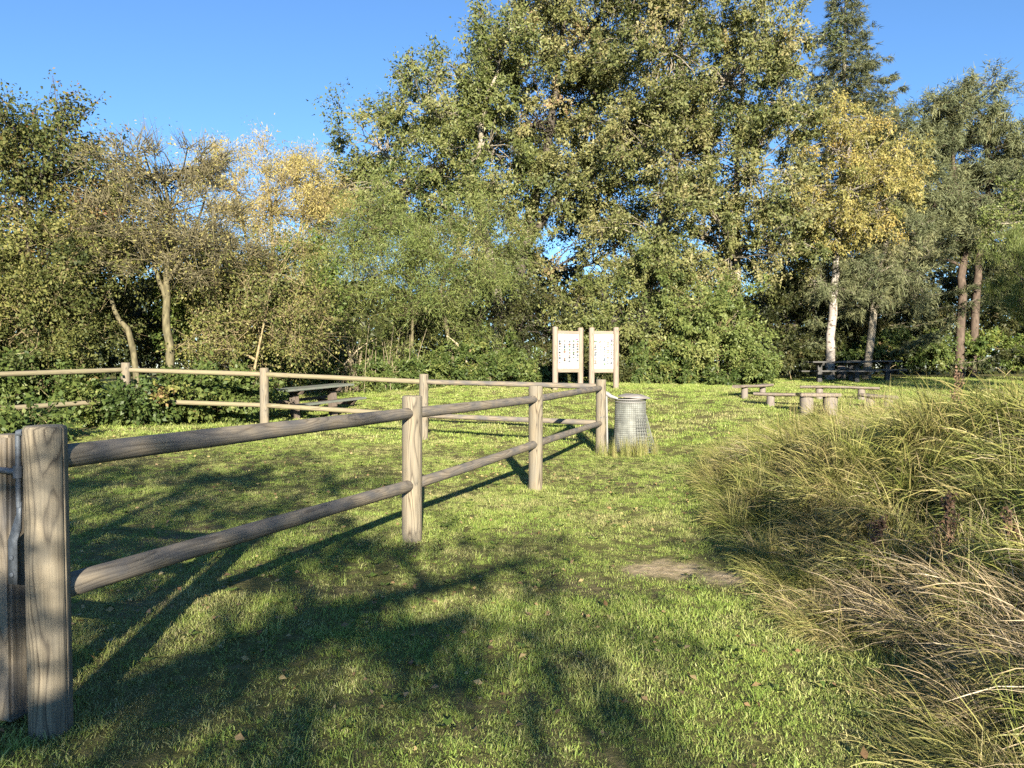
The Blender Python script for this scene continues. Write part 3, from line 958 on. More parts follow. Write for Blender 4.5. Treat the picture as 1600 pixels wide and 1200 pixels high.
def plant(name, label, cat, d, lobes, n_sub, n_leaf, leaf, sub_r, leafmat, bark, seed, trunks=None, trunk_r=.12,
          aspect=.62, twigs=6, twig_r=.006, group=None, depth=None, droop=0.0, up=0.0, base=None, bare_twigs=0, spread=.16,
          jitter=.35, limb_r=.05, flat=0.0, world=False, leafdir=None, shell=.5, sprigs=None, trunk_name='trunk'):
    """thing > trunk (with its limbs and twigs), crown. Lobes are measured as (px, py, rpx, rpy) at distance d."""
    rng = np.random.default_rng(seed)
    Lb = []
    for lb in lobes:
        if world:
            Lb.append((np.array(lb[:3], float), np.array(lb[3:6], float)))
        else:
            px, py, rx, ry = lb[:4]
            dd = d + (lb[4] if len(lb) > 4 else 0)
            k = dd / 1200
            dep = depth if depth else (rx + ry) / 2 * k
            Lb.append((W(px, py, dd), np.array([rx * k, dep, ry * k])))
    if base is None:
        c0 = np.mean([c for c, r in Lb], axis=0)
        base = (c0[0], c0[1])
    bz = gz(base[0], base[1])
    base3 = np.array([base[0], base[1], bz])
    wood = MB()
    # trunks
    nodes = []
    TR = []
    if trunks is None:
        top = max(Lb, key=lambda q: q[0][2])[0]
        TR = [[base3 - [0, 0, .2], base3 + (top - base3) * .35 + rng.normal(size=3) * .1, top]]
    else:
        for t in trunks:
            TR.append([np.array(p, float) for p in t])
    for ti, t in enumerate(TR):
        t = np.array(t)
        s = np.linspace(0, len(t) - 1, max(8, 4 * len(t)))
        i0 = np.minimum(s.astype(int), len(t) - 2); f = (s - i0)[:, None]
        tm1 = t[np.maximum(i0 - 1, 0)]; t2 = t[np.minimum(i0 + 2, len(t) - 1)]
        p0, p1 = t[i0], t[i0 + 1]
        P = .5 * ((2 * p0) + (-tm1 + p1) * f + (2 * tm1 - 5 * p0 + 4 * p1 - t2) * f ** 2 + (-tm1 + 3 * p0 - 3 * p1 + t2) * f ** 3)
        tr_ = trunk_r if np.isscalar(trunk_r) else trunk_r[ti]
        P[1:] += rng.normal(size=(len(P) - 1, 3)) * tr_ * .12
        rad = tr_ * (1 - .72 * np.linspace(0, 1, len(P)) ** 1.1)
        rad[0] *= 1.35
        wood.tube(P, rad, 9)
        nodes.append(P)
    allnodes = np.concatenate(nodes)
    # sub-clumps
    vol = np.array([np.prod(r) ** (2 / 3) for c, r in Lb]); vol /= vol.sum()
    cnt = np.maximum(1, np.round(vol * n_sub).astype(int))
    subs = []; limb_of = []
    tw_a = []; tw_b = []; tw_r = []
    for (c, r), n in zip(Lb, cnt):
        ok = allnodes[allnodes[:, 2] < c[2] + .2]
        if len(ok) == 0: ok = allnodes[:1]
        dist = np.linalg.norm(ok - c, axis=1) + .8 * np.abs((c[2] - ok[:, 2]) - .5 * np.linalg.norm((ok - c)[:, :2], axis=1))
        st = ok[np.argmin(dist)]
        limb = curve_pts(st, c, rng, 7, .08, .06)
        if limb_r > 0 and np.linalg.norm(c - st) > .3:
            wood.tube(limb, np.linspace(limb_r * 1.3, limb_r * .5, 7), 6)
        dirs = rand_unit(rng, n)
        rad = shell + (1.08 - shell) * rng.random((n, 1)) ** .7
        rad *= 1 + jitter * (rng.random((n, 1)) - .5)
        sp = c + dirs * r * rad
        sp[:, 2] = np.maximum(sp[:, 2], terrain(sp[:, 0], sp[:, 1]) + .12)
        for q in sp:
            s0 = limb[rng.integers(3, 7)]
            if limb_r > 0:
                wood.tube(curve_pts(s0, q, rng, 5, .08, .05), np.linspace(limb_r * .42, limb_r * .14, 5), 4)
        subs.append(np.concatenate([sp, np.repeat(c[None], n, 0)], 1))
    S = np.concatenate(subs)
    sp, sc = S[:, :3], S[:, 3:]
    ns = len(sp)
    srad = sub_r * (.65 + .7 * rng.random(ns))
    # twigs
    out = unit(sp - sc + 1e-6)
    nt = twigs
    ti = np.repeat(np.arange(ns), nt)
    td = unit(out[ti] * .55 + rand_unit(rng, len(ti)) * .9 + np.array([0, 0, up - droop]))
    td[:, 2] *= (1 - flat); td = unit(td)
    ta = sp[ti] + rand_unit(rng, len(ti)) * srad[ti][:, None] * .15
    tl = srad[ti] * (.6 + .7 * rng.random(len(ti)))
    tb = ta + td * tl[:, None]
    tw_a.append(ta); tw_b.append(tb); tw_r.append(np.full(len(ta), twig_r))
    if bare_twigs:
        bi = rng.integers(0, ns, bare_twigs)
        bd = unit(out[bi] * .7 + rand_unit(rng, bare_twigs) * .6 + np.array([0, 0, up + .15 - droop]))
        ba = sp[bi] + rand_unit(rng, bare_twigs) * srad[bi][:, None] * .3
        bb = ba + bd * (srad[bi] * (.6 + .8 * rng.random(bare_twigs)))[:, None]
        tw_a.append(ba); tw_b.append(bb); tw_r.append(np.full(bare_twigs, twig_r * .9))
    # long sprigs standing clear of the crown
    spl = []
    if sprigs:
        for (p, q) in sprigs:
            P = curve_pts(np.array(p, float), np.array(q, float), rng, 7, .04)
            wood.tube(P, np.linspace(.016, .005, 7), 4)
            for k in range(26):
                f = rng.random() * 5.99; i0 = int(f)
                pp = P[i0] + (P[i0 + 1] - P[i0]) * (f - i0)
                e = pp + rand_unit(rng, 1)[0] * .22 * rng.random() + np.array([0, 0, .05])
                tw_a.append(pp[None]); tw_b.append(e[None]); tw_r.append(np.array([.004]))
                spl.append(e)
    TA, TB, TRr = np.concatenate(tw_a), np.concatenate(tw_b), np.concatenate(tw_r)
    Vc, Fc = cones_np(rng, TA, TB, TRr)
    Vw = np.concatenate(wood.V); Fw = np.concatenate(wood.F)
    root = empty(name, base3)
    tag(root, label, cat, group)
    wm = np_mesh(trunk_name, np.concatenate([Vw, Vc]) - base3, [Fw, Fc + len(Vw)])
    sm = np.zeros(len(Fw) + len(Fc), dtype=bool); sm[:len(Fw)] = True
    wm.polygons.foreach_set('use_smooth', sm)
    obj(trunk_name, wm, BARK[bark], root)
    # leaves along the twigs
    ntw = len(ta)
    li = rng.integers(0, ntw, n_leaf)
    f = (.12 + .95 * rng.random(n_leaf) ** .75)[:, None]
    pos = ta[li] + (tb[li] - ta[li]) * f + rng.normal(size=(n_leaf, 3)) * (srad[ti[li]] * spread)[:, None]
    nrm = unit(rng.normal(size=(n_leaf, 3)) * .62 + np.array([0, -.2, .5]) + out[ti[li]] * .45 + (rng.normal(size=(ntw, 3)) * .35)[li])
    ax = rng.normal(size=(n_leaf, 3)) * .7 + td[li] * .8 + np.array([0, 0, -.35 - droop])
    if leafdir is not None:
        ax = rng.normal(size=(n_leaf, 3)) * .35 + td[li] * .5 + np.array(leafdir)
    ln = leaf * (.45 + 1.1 * rng.random(n_leaf) ** 1.3)
    tint = np.clip(.48 + .11 * rng.normal(size=n_leaf) + .15 * rng.normal(size=ns)[ti[li]], 0, 1)
    if spl:
        spl = np.array(spl); m_ = len(spl)
        k = 3
        pos = np.concatenate([pos, np.repeat(spl, k, 0) + rng.normal(size=(m_ * k, 3)) * .04])
        nrm = np.concatenate([nrm, rand_unit(rng, m_ * k)]); ax = np.concatenate([ax, rand_unit(rng, m_ * k)])
        ln = np.concatenate([ln, np.full(m_ * k, leaf)]); tint = np.concatenate([tint, rng.random(m_ * k)])
    V, F, tint = leaves_np(rng, pos, ax, nrm, ln, ln * aspect, tint, tri=(d >= 24 and not world))
    lo = terrain(pos[:, 0], pos[:, 1]) + .02 if False else bz - .3
    me = np_mesh('crown', V - base3, [F], {'tint': ('FACE', tint)})
    obj('crown', me, LEAF[leafmat], root)
    return root


def G(px, d, dz=-.2):
    x = (px - 800) / 1200 * d
    return np.array([x, d, gz(x, d) + dz])

# ---- left side
plant('hawthorn_tree', 'big dark hawthorn with reddish-brown top at the left edge', 'tree', 19.5,
      [(20, 330, 130, 130), (115, 262, 90, 85), (-70, 290, 150, 150), (60, 450, 150, 100), (-40, 480, 150, 90), (150, 360, 70, 80), (30, 215, 100, 50)],
      250, 70000, .084, .62, 'hawthorn', 'dark', 1, trunks=[[G(60, 20), W(60, 480, 20), W(50, 380, 19.5), W(40, 280, 19.5)], [G(-20, 20), W(-30, 450, 20), W(-40, 330, 19.5)]],
      trunk_r=.16, depth=2.2, twigs=7, bare_twigs=600, twig_r=.007,
      sprigs=[(W(95, 230, 19), W(88, 122, 18.8)), (W(110, 220, 19), W(165, 150, 18.7)), (W(130, 240, 19), W(205, 205, 18.6)), (W(100, 230, 19), W(130, 145, 18.9)),
              (W(20, 220, 19), W(5, 150, 18.8)), (W(60, 220, 19), W(60, 175, 18.8)), (W(160, 260, 19), W(235, 245, 18.6))])
plant('leafy_shrub', 'mid-green leafy shrub below the hawthorn behind the rail fence', 'shrub', 17.6,
      [(40, 500, 85, 75), (110, 500, 60, 70), (-50, 480, 90, 100), (110, 410, 65, 50)], 130, 42000, .068, .5, 'privet', 'twig', 2, trunk_r=.05, depth=1.0, limb_r=.03, bare_twigs=300)
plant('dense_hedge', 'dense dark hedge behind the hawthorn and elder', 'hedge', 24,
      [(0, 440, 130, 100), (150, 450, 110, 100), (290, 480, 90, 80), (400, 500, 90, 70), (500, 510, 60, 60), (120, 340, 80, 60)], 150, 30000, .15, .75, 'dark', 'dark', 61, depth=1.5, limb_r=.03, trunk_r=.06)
plant('elder_tree', 'bare-twigged elder with two leaning mossy trunks behind the fence', 'tree', 18.2,
      [(262, 330, 80, 85), (195, 365, 65, 60), (320, 370, 60, 70), (255, 410, 80, 50), (230, 270, 60, 40), (300, 270, 50, 40), (350, 390, 50, 25)], 150, 9000, .06, .55, 'elder', 'moss', 3,
      trunks=[[G(277, 18.2), W(262, 520, 18.2), W(262, 440, 18.2), W(268, 360, 18.2), W(262, 290, 18.2)], [G(222, 18.0), W(205, 530, 18.0), W(184, 495, 18.0), W(172, 440, 18), W(180, 380, 18)],
              [W(262, 470, 18.2), W(240, 410, 18.1), W(215, 330, 18)], [W(262, 440, 18.2), W(300, 380, 18.3), W(325, 300, 18.3)]],
      trunk_r=[.11, .08, .06, .06], depth=1.5, twigs=14, bare_twigs=1500, twig_r=.011, up=.35, limb_r=.055, aspect=.4)
plant('pale_willow', 'pale yellow-brown thinning willow behind the elder', 'tree', 29,
      [(430, 330, 85, 90), (370, 300, 55, 60), (480, 300, 50, 60), (420, 420, 90, 70), (510, 380, 40, 80)], 220, 46000, .11, .7, 'pale', 'twig', 4,
      trunks=[[G(425, 29), W(428, 450, 29), W(425, 340, 29), W(415, 260, 29)], [G(440, 29), W(460, 420, 29), W(485, 290, 29)], [G(415, 29), W(390, 400, 29), W(365, 270, 29)]],
      trunk_r=[.10, .08, .08], depth=2.0, twigs=12, bare_twigs=1200, twig_r=.009, up=.45, aspect=.26, limb_r=.04)
plant('brown_shrub', 'brownish-yellow small-leaved shrub right of the elder', 'shrub', 19.3,
      [(400, 500, 80, 65), (350, 450, 70, 65), (430, 430, 60, 60), (330, 530, 60, 40), (460, 500, 50, 60)], 130, 27000, .062, .6, 'brown', 'twig', 5, trunk_r=.05, depth=1.2, limb_r=.03, twigs=10, bare_twigs=900, twig_r=.007)
plant('bird_cherry_shrub', 'glossy green shrub standing between elder trunk and brown shrub', 'shrub', 20.5,
      [(330, 480, 70, 80), (470, 440, 50, 60), (300, 420, 50, 60)], 70, 18000, .085, .55, 'shrub', 'dark', 6, trunk_r=.05, depth=1.0, limb_r=.03)

# ---- middle
plant('green_willow', 'feathery green willow in front of the tall alders', 'tree', 25.5,
      [(700, 420, 90, 75), (760, 390, 60, 55), (600, 430, 80, 85), (540, 450, 60, 90), (650, 490, 110, 60), (570, 350, 60, 50), (500, 470, 40, 70)], 230, 75000, .13, .75, 'willow', 'moss', 7,
      trunks=[[G(548, 25.5), W(552, 480, 25.5), W(556, 400, 25.5)], [G(715, 25.5), W(700, 520, 25.5), W(690, 450, 25.5), W(720, 380, 25.5)], [G(640, 25.5), W(645, 500, 25.5), W(640, 420, 25.5)]],
      trunk_r=[.07, .09, .07], depth=1.6, aspect=.17, twigs=9, bare_twigs=500, twig_r=.007, limb_r=.035, spread=.2)
plant('alder_tree', 'broad alder with a pale bent limb, left of the tall trees', 'tree', 32,
      [(590, 225, 55, 45), (670, 180, 80, 60), (620, 310, 100, 55), (740, 140, 75, 55), (785, 85, 50, 45), (770, 230, 70, 70), (700, 270, 70, 60), (560, 300, 50, 45), (760, 320, 60, 45), (660, 360, 80, 40)], 340, 110000, .112, .66, 'alder', 'grey', 8,
      trunks=[[G(775, 32.5), W(778, 480, 32.5), W(760, 380, 32.3), W(735, 285, 31), W(749, 235, 30.2), W(752, 200, 30.4), W(762, 150, 31.5)], [W(765, 390, 32.2), W(690, 320, 32), W(620, 270, 32)]],
      trunk_r=[.26, .12], depth=2.6, shell=.6, jitter=.5, bare_twigs=300, twig_r=.008, limb_r=.06)
plant('alder_tree', 'tall alder with ivy-dark trunk in the centre of the wood', 'tree', 33.5,
      [(850, 100, 85, 75), (930, 60, 80, 80), (830, 200, 70, 70), (920, 190, 85, 80), (870, 20, 60, 40), (950, 290, 70, 75), (960, 390, 55, 60), (800, 400, 45, 45), (740, 420, 40, 40), (895, 310, 40, 50), (850, 290, 35, 35)], 420, 135000, .112, .68, 'alder2', 'dark', 9,
      trunks=[[G(806, 33.5), W(808, 470, 33.5), W(822, 370, 33.5), W(850, 260, 33.5), W(870, 130, 33.5), W(880, 20, 33.5)], [W(822, 380, 33.5), W(870, 310, 33.3), W(920, 200, 33), W(935, 60, 33)]],
      trunk_r=[.32, .2], depth=3.0, shell=.6, jitter=.5, bare_twigs=300, twig_r=.008, limb_r=.07)
plant('alder_tree', 'tallest alder filling the upper middle right of the wood', 'tree', 30.5,
      [(1040, 90, 95, 95), (1130, 130, 95, 95), (1190, 70, 60, 60), (1060, 250, 110, 100), (1170, 270, 90, 100), (1000, 190, 70, 80), (1030, 370, 90, 80), (1130, 390, 90, 75), (1080, -20, 90, 70), (1000, -10, 60, 60), (1210, 180, 50, 60), (1200, 380, 60, 60)], 540, 180000, .112, .68, 'alder2', 'grey', 10,
      trunks=[[G(1000, 31), W(1010, 460, 31), W(1040, 330, 31), W(1060, 200, 30.8), W(1060, 60, 30.8), W(1070, -60, 31)], [G(1150, 31), W(1150, 400, 31), W(1150, 260, 31), W(1160, 100, 31)]],
      trunk_r=[.28, .2], depth=2.6, shell=.6, jitter=.5, bare_twigs=350, twig_r=.008, limb_r=.07)
plant('understory_shrub', 'dark shaded shrub mass behind the information boards', 'shrub', 29,
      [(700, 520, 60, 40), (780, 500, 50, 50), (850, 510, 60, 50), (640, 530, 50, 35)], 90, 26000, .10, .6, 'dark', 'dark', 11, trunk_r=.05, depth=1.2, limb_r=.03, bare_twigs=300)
plant('understory_shrub', 'dark upright shrub right behind the right-hand information board', 'shrub', 28.5,
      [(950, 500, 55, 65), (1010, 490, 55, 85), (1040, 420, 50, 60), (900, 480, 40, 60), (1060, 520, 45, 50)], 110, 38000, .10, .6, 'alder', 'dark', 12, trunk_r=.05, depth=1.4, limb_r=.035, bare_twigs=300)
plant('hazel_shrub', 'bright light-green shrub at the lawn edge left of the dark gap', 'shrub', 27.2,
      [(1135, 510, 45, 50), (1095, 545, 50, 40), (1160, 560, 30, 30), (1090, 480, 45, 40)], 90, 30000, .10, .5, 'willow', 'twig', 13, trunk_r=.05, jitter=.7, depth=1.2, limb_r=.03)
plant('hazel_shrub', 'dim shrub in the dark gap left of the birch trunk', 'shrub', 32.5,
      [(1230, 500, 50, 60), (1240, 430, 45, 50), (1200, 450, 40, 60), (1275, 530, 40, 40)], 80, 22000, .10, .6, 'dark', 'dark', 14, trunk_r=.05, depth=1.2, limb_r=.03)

# ---- right: birch, pines, spruce
plant('birch_tree', 'golden-leaved birch with a white trunk above the picnic tables', 'tree', 30.5,
      [(1300, 235, 55, 45, -.6), (1370, 250, 50, 55), (1270, 300, 45, 50), (1325, 300, 60, 50, -1.2), (1390, 320, 35, 45), (1300, 350, 50, 35, -1.0), (1255, 350, 25, 40), (1410, 260, 25, 30), (1350, 350, 45, 30, -.6), (1320, 190, 40, 25)], 200, 44000, .088, .55, 'birch', 'birch', 15,
      trunks=[[G(1297, 30.5), W(1300, 470, 30.5), W(1309, 380, 30.5), W(1318, 290, 30.5), W(1325, 200, 30.5)]], trunk_r=.19, depth=1.6, droop=.35, twig_r=.006, limb_r=.035, bare_twigs=200)
plant('leaning_pine', 'slim leaning pine with a bare tan trunk right of the birch', 'tree', 30.8,
      [(1370, 430, 50, 28), (1330, 410, 40, 25), (1410, 410, 40, 28), (1395, 370, 45, 30), (1345, 465, 40, 25), (1420, 450, 30, 22), (1270, 440, 30, 30), (1380, 340, 40, 25)], 130, 56000, .17, .55, 'pine', 'grey', 16,
      trunks=[[G(1353, 30.8), W(1368, 450, 30.8), W(1384, 370, 30.8), W(1392, 300, 30.8)]], trunk_r=.17, depth=1.3, aspect=.13, limb_r=.04, twigs=8, spread=.12, bare_twigs=250, twig_r=.012)
plant('scots_pine', 'spreading pine with twin reddish trunks at the right of the wood', 'tree', 33,
      [(1440, 195, 50, 26), (1505, 165, 35, 22), (1420, 250, 50, 34), (1490, 235, 60, 35), (1555, 245, 40, 35), (1440, 315, 60, 34), (1520, 310, 65, 40), (1420, 375, 45, 30), (1480, 375, 45, 28), (1550, 370, 50, 32), (1520, 200, 45, 22), (1580, 300, 40, 40), (1410, 310, 30, 30), (1405, 215, 25, 25), (1395, 270, 20, 25)], 330, 150000, .21, .62, 'pine', 'pine', 17,
      trunks=[[G(1497, 33), W(1502, 440, 33), W(1503, 380, 33), W(1490, 300, 33), W(1480, 200, 33)], [G(1517, 33.4), W(1525, 430, 33.4), W(1530, 370, 33.4), W(1540, 280, 33.4), W(1530, 190, 33.4)]],
      trunk_r=[.2, .19], depth=1.8, aspect=.14, limb_r=.06, twigs=8, spread=.12, twig_r=.012)
plant('scots_pine', 'pine at the right edge with pale blue-green needles', 'tree', 34,
      [(1600, 270, 35, 45), (1640, 240, 60, 60), (1610, 360, 60, 50), (1670, 330, 60, 70), (1640, 440, 70, 50), (1580, 420, 50, 30)], 170, 70000, .20, .62, 'pine', 'pine', 18,
      trunks=[[G(1640, 34), W(1640, 400, 34), W(1645, 220, 34)]], trunk_r=.2, depth=1.9, aspect=.14, limb_r=.06, twigs=8, spread=.12, twig_r=.012)
plant('young_birch', 'small yellow-green birch leaning in at the right edge', 'tree', 27,
      [(1590, 330, 30, 40), (1620, 370, 30, 50), (1560, 350, 22, 18), (1625, 300, 30, 40)], 50, 9000, .085, .5, 'broom', 'grey', 19, base=wxy(1650, 27), depth=1.0, limb_r=.03)
plant('broom_bush', 'feathery bright green broom at the right edge of the clearing', 'shrub', 24,
      [(1570, 420, 25, 45), (1600, 400, 30, 50), (1630, 440, 40, 60), (1590, 470, 30, 35), (1640, 520, 40, 50)], 70, 22000, .16, .5, 'broom', 'dark', 20, base=wxy(1622, 24), depth=.8, aspect=.09, up=.7, limb_r=.03, leafdir=(0, 0, .6), spread=.14)


def spruce(px, d, top_py, base_r, seed, label, leafsize=.16):
    """spire with whorls of sweeping branches carrying needle sprays"""
    rng = np.random.default_rng(seed)
    b = G(px, d, 0)
    top = W(px, top_py, d)
    H = top[2] - b[2]
    root = empty('spruce_tree', b); tag(root, label, 'tree')
    m = MB()
    m.tube([(0, 0, -.2), (0, .05, H * .5), (.03, 0, H)], [.24, .14, .02], 9)
    pos = []; ax = []; nr = []; tn = []
    z = H * .10
    while z < H - .15:
        f = (H - z) / H
        R_ = base_r * f ** .8 * (0.75 + .5 * rng.random())
        nb = 7 if f > .3 else 6
        a0 = rng.random() * 6.28
        for k in range(nb):
            if rng.random() < .08: continue
            a = a0 + 6.283 * k / nb + rng.normal() * .2
            ln = R_ * (.7 + .5 * rng.random()) + .15
            dz = -.18 * ln + .35 * f * 0 + rng.normal() * .05 * ln
            P = np.array([(math.cos(a) * ln * t, math.sin(a) * ln * t, z + dz * math.sin(t * 2.2) + .12 * ln * t * t) for t in np.linspace(0, 1, 6)])
            m.tube(P, np.linspace(.03 * f + .012, .005, 6), 4)
            # side sprays
            nsp = max(5, int(ln * 10))
            for q in range(nsp):
                t = .15 + .85 * rng.random(); i0 = min(4, int(t * 5)); p = P[i0] + (P[i0 + 1] - P[i0]) * (t * 5 - i0)
                side = np.array([-math.sin(a), math.cos(a), 0]) * rng.choice([-1, 1])
                dv = unit((side * .9 + np.array([math.cos(a), math.sin(a), 0]) * .7 + np.array([0, 0, -.25 + .3 * rng.normal()]))[None])[0]
                sl = (.22 + .40 * (1 - t)) * min(1, ln) + .1
                n = int(14 + 20 * sl)
                s = rng.random(n)[:, None]
                pos.append(p + dv * sl * s + rng.normal(size=(n, 3)) * .025)
                ax.append(dv + rng.normal(size=(n, 3)) * .55)
                nr.append(np.array([0, -.2, .8]) + rng.normal(size=(n, 3)) * .6)
                tn.append(np.clip(rng.normal(.45, .15, n) + (.12 if rng.random() < .2 else 0), 0, 1))
        z += .42 * (0.75 + .5 * rng.random()) * (0.6 + .6 * f)
    obj('trunk', m.mesh('trunk'), BARK['grey'], root)
    pos = np.concatenate(pos); ax = np.concatenate(ax); nr = np.concatenate(nr); tn = np.concatenate(tn)
    ln = leafsize * (.6 + .7 * rng.random(len(pos)))
    V, F, tn = leaves_np(rng, pos, ax, nr, ln, ln * .16, tn, True)
    obj('crown', np_mesh('crown', V, [F], {'tint': ('FACE', tn)}), LEAF['spruce'], root)
    return len(pos)
spruce(1315, 35.5, -25, 5.6, 21, 'tall spruce spire rising behind the golden birch', .20)

# ---- bramble banks along the edges
def bank(px_list, label, seed, n, leaf=.10, mat='bramble', name='bramble_bush', cat='bush', group='bramble banks', **kw):
    d = px_list[0][4]
    lob = [(a, b, c, e, f - d) for (a, b, c, e, f) in px_list]
    return plant(name, label, cat, d, lob, max(24, n // 380), n, leaf, kw.pop('sub_r', .38), mat, kw.pop('bark', 'twig'), seed, limb_r=.012, twig_r=.005,
                 trunk_name='stems', group=group, twigs=6, shell=.3, depth=kw.pop('depth', .9), bare_twigs=kw.pop('bare_twigs', 120), trunk_r=.02, **kw)
bank([(215, 628, 45, 22, 15.7), (185, 645, 40, 14, 15.4), (285, 640, 50, 14, 16.2)], 'bramble growing through the fence around the mossy corner post', 31, 10000, .09, depth=.35)
bank([(345, 608, 55, 26, 17.2), (300, 610, 50, 26, 17.2), (380, 625, 30, 22, 17.0)], 'bramble bush behind the rails left of the picnic table', 32, 16000, .10, depth=.6)
bank([(80, 600, 70, 35, 17.2), (20, 610, 60, 40, 17), (140, 625, 45, 22, 16.8), (-40, 600, 70, 40, 16.5)], 'bramble thicket behind the left-hand rails', 33, 20000, .10, depth=.7)
bank([(20, 665, 70, 20, 13.3), (-40, 670, 60, 25, 13)], 'low leafy bramble at the left edge in front of the rails', 34, 6000, .10, depth=.4)
bank([(420, 585, 30, 25, 22), (460, 575, 50, 22, 23)], 'yellowing bramble beside the far end of the left picnic table', 35, 9000, .09, depth=.6)
bank([(545, 580, 60, 20, 24.5), (600, 575, 50, 20, 25), (520, 555, 40, 22, 25.5)], 'low green bramble bank under the leaning willow stems', 36, 20000, .10)
bank([(690, 575, 60, 22, 25.2), (740, 570, 45, 28, 25.6), (650, 580, 40, 18, 25)], 'rounded green bramble bank right of the leaning willow stems', 37, 20000, .10)
bank([(800, 580, 45, 22, 25.6), (770, 560, 35, 25, 26), (830, 590, 25, 14, 25)], 'pinkish-brown tipped bramble bank left of the information boards', 38, 16000, .09, mat='bramble')
bank([(880, 570, 40, 28, 26.4), (930, 580, 40, 22, 26.4)], 'dark bramble behind the legs of the information boards', 39, 14000, .10, mat='dark')
bank([(1010, 580, 45, 18, 26.6), (1070, 582, 45, 16, 26.8), (1040, 560, 40, 20, 27)], 'low bramble bank right of the information boards', 40, 20000, .10)
bank([(1140, 585, 40, 12, 26.6), (1180, 575, 25, 20, 27)], 'low bramble tongue reaching toward the log benches', 41, 9000, .10)
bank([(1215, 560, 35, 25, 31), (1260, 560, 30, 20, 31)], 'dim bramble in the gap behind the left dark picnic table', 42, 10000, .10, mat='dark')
bank([(1390, 545, 50, 22, 32), (1440, 550, 40, 18, 32), (1345, 555, 30, 14, 31.5)], 'sunlit bramble bank behind the right dark picnic table', 43, 20000, .10)
bank([(1500, 550, 50, 20, 33), (1560, 545, 50, 25, 33), (1620, 540, 50, 30, 33)], 'bramble bank below the twin pine trunks', 44, 20000, .10, mat='shrub')
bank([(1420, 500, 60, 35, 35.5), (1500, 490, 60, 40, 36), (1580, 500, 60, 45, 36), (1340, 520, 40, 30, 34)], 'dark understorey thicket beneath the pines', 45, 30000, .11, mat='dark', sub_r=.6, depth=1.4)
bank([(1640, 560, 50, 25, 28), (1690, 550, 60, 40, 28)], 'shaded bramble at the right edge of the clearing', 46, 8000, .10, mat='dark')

# ---- dry leaning stems under the willow
def dry_stems():
    rng = np.random.default_rng(5)
    x, y = wxy(525, 24.8)
    root = empty('dry_reed_clump', (x, y, gz(x, y)))
    tag(root, 'straw-coloured dry reed and twig clump under the willow', 'reeds')
    m = MB()
    for i in range(150):
        a = rng.normal() * .9; b = rng.normal() * .35
        h = rng.uniform(.9, 2.3)
        dx = rng.normal(0, .35); dy = rng.normal(-.1, .25)
        m.tube([(a, b, -.05), (a + dx * .4, b + dy * .4, h * .6), (a + dx, b + dy, h)], [.008, .007, .004], 3)
    obj('stems', m.mesh('stems'), BARK['pale'], root)
    for (p0, p1, r_) in (((590, 575), (545, 485), .04), ((520, 585), (588, 530), .03), ((560, 560), (556, 420), .045), ((725, 560), (700, 470), .06)):
        pass
dry_stems()
def dead_limb(pa, pb, da, db, r, label):
    a = W(*pa, da); b = W(*pb, db)
    rng = np.random.default_rng(int(pa[0]))
    P = curve_pts(a, b, rng, 7, .05)
    m = MB(); m.tube(P - a, np.linspace(r, r * .4, 7), 7)
    o = obj('dead_branch', m.mesh('dead_branch'), BARK['pale'], None, a)
    tag(o, label, 'branch')
dead_limb((500, 588), (588, 530), 24.2, 24.6, .035, 'pale dead branch slanting up right of the reed clump')
dead_limb((730, 566), (698, 525), 25.0, 25.0, .06, 'short tan dead branch leaning left under the green willow')

# ---- far wood closing the view behind
def far_wood():
    rng = np.random.default_rng(99)
    n = 100000
    x = rng.uniform(-45, 45, n)
    d0 = 41 + 3 * fbm(x * .3, x * 0 + 2, 2) + rng.uniform(0, 3, n)
    hmax = 3.2 + 3.4 * fbm(x * .25 + 9, x * 0 + 4.4, 3) + 3.0 * smooth01(17, 21, x) + 2.0 * smooth01(-4, -1, x) * smooth01(6, 3, x)
    # keep the gap low behind the willow and between the alders
    z = 1.0 + hmax * rng.random(n) ** .9
    pos = np.stack([x, d0, z], 1)
    nrm = unit(rng.normal(size=(n, 3)) + np.array([0, -.4, .5]))
    ln = .28 * (.6 + .8 * rng.random(n))
    V, F, t = leaves_np(rng, pos, rng.normal(size=(n, 3)) + np.array([0, 0, -.4]), nrm, ln, ln * .7, np.clip(rng.normal(.35, .2, n), 0, 1), True)
    o = obj('far_wood', np_mesh('far_wood', V, [F], {'tint': ('FACE', t)}), LEAF['dark'])
    tag(o, 'dark mass of far woodland behind the trees', 'wood', kind='stuff')
far_wood()

# ---- trees behind and beside the photographer: they cast the dappled shade
plant('shade_tree', 'small open-crowned tree behind the photographer casting dappled shade', 'tree', 10,
      [(-1.9, -7, 5.35, 2.0, .9, .85), (-3.3, -7, 4.5, 1.8, .9, .9), (-1.5, -7, 4.2, 1.7, .9, .65), (-.3, -7, 3.5, 1.2, .8, .45), (.8, -7, 3.35, .85, .7, .36), (-1.3, -7, 3.2, 1.2, .8, .35),
       (1.45, -7, 4.12, .6, .5, .13), (1.6, -7, 3.42, .3, .4, .2), (.3, -6.9, 4.3, .6, .5, .2), (-4.4, -7, 5.3, 1.0, .8, .8)],
      230, 12800, .085, .33, 'alder', 'grey', 51, base=(-2.6, -7), world=True, trunk_r=.13, limb_r=.045, twigs=5, trunks=[[(-2.6, -7, -.2), (-2.5, -7, 2.2), (-2.3, -7, 4.0), (-2.2, -7, 5.6)], [(-2.5, -7, 2.2), (-1.0, -7, 3.2), (.5, -7, 3.8), (1.6, -7.1, 4.15)]])
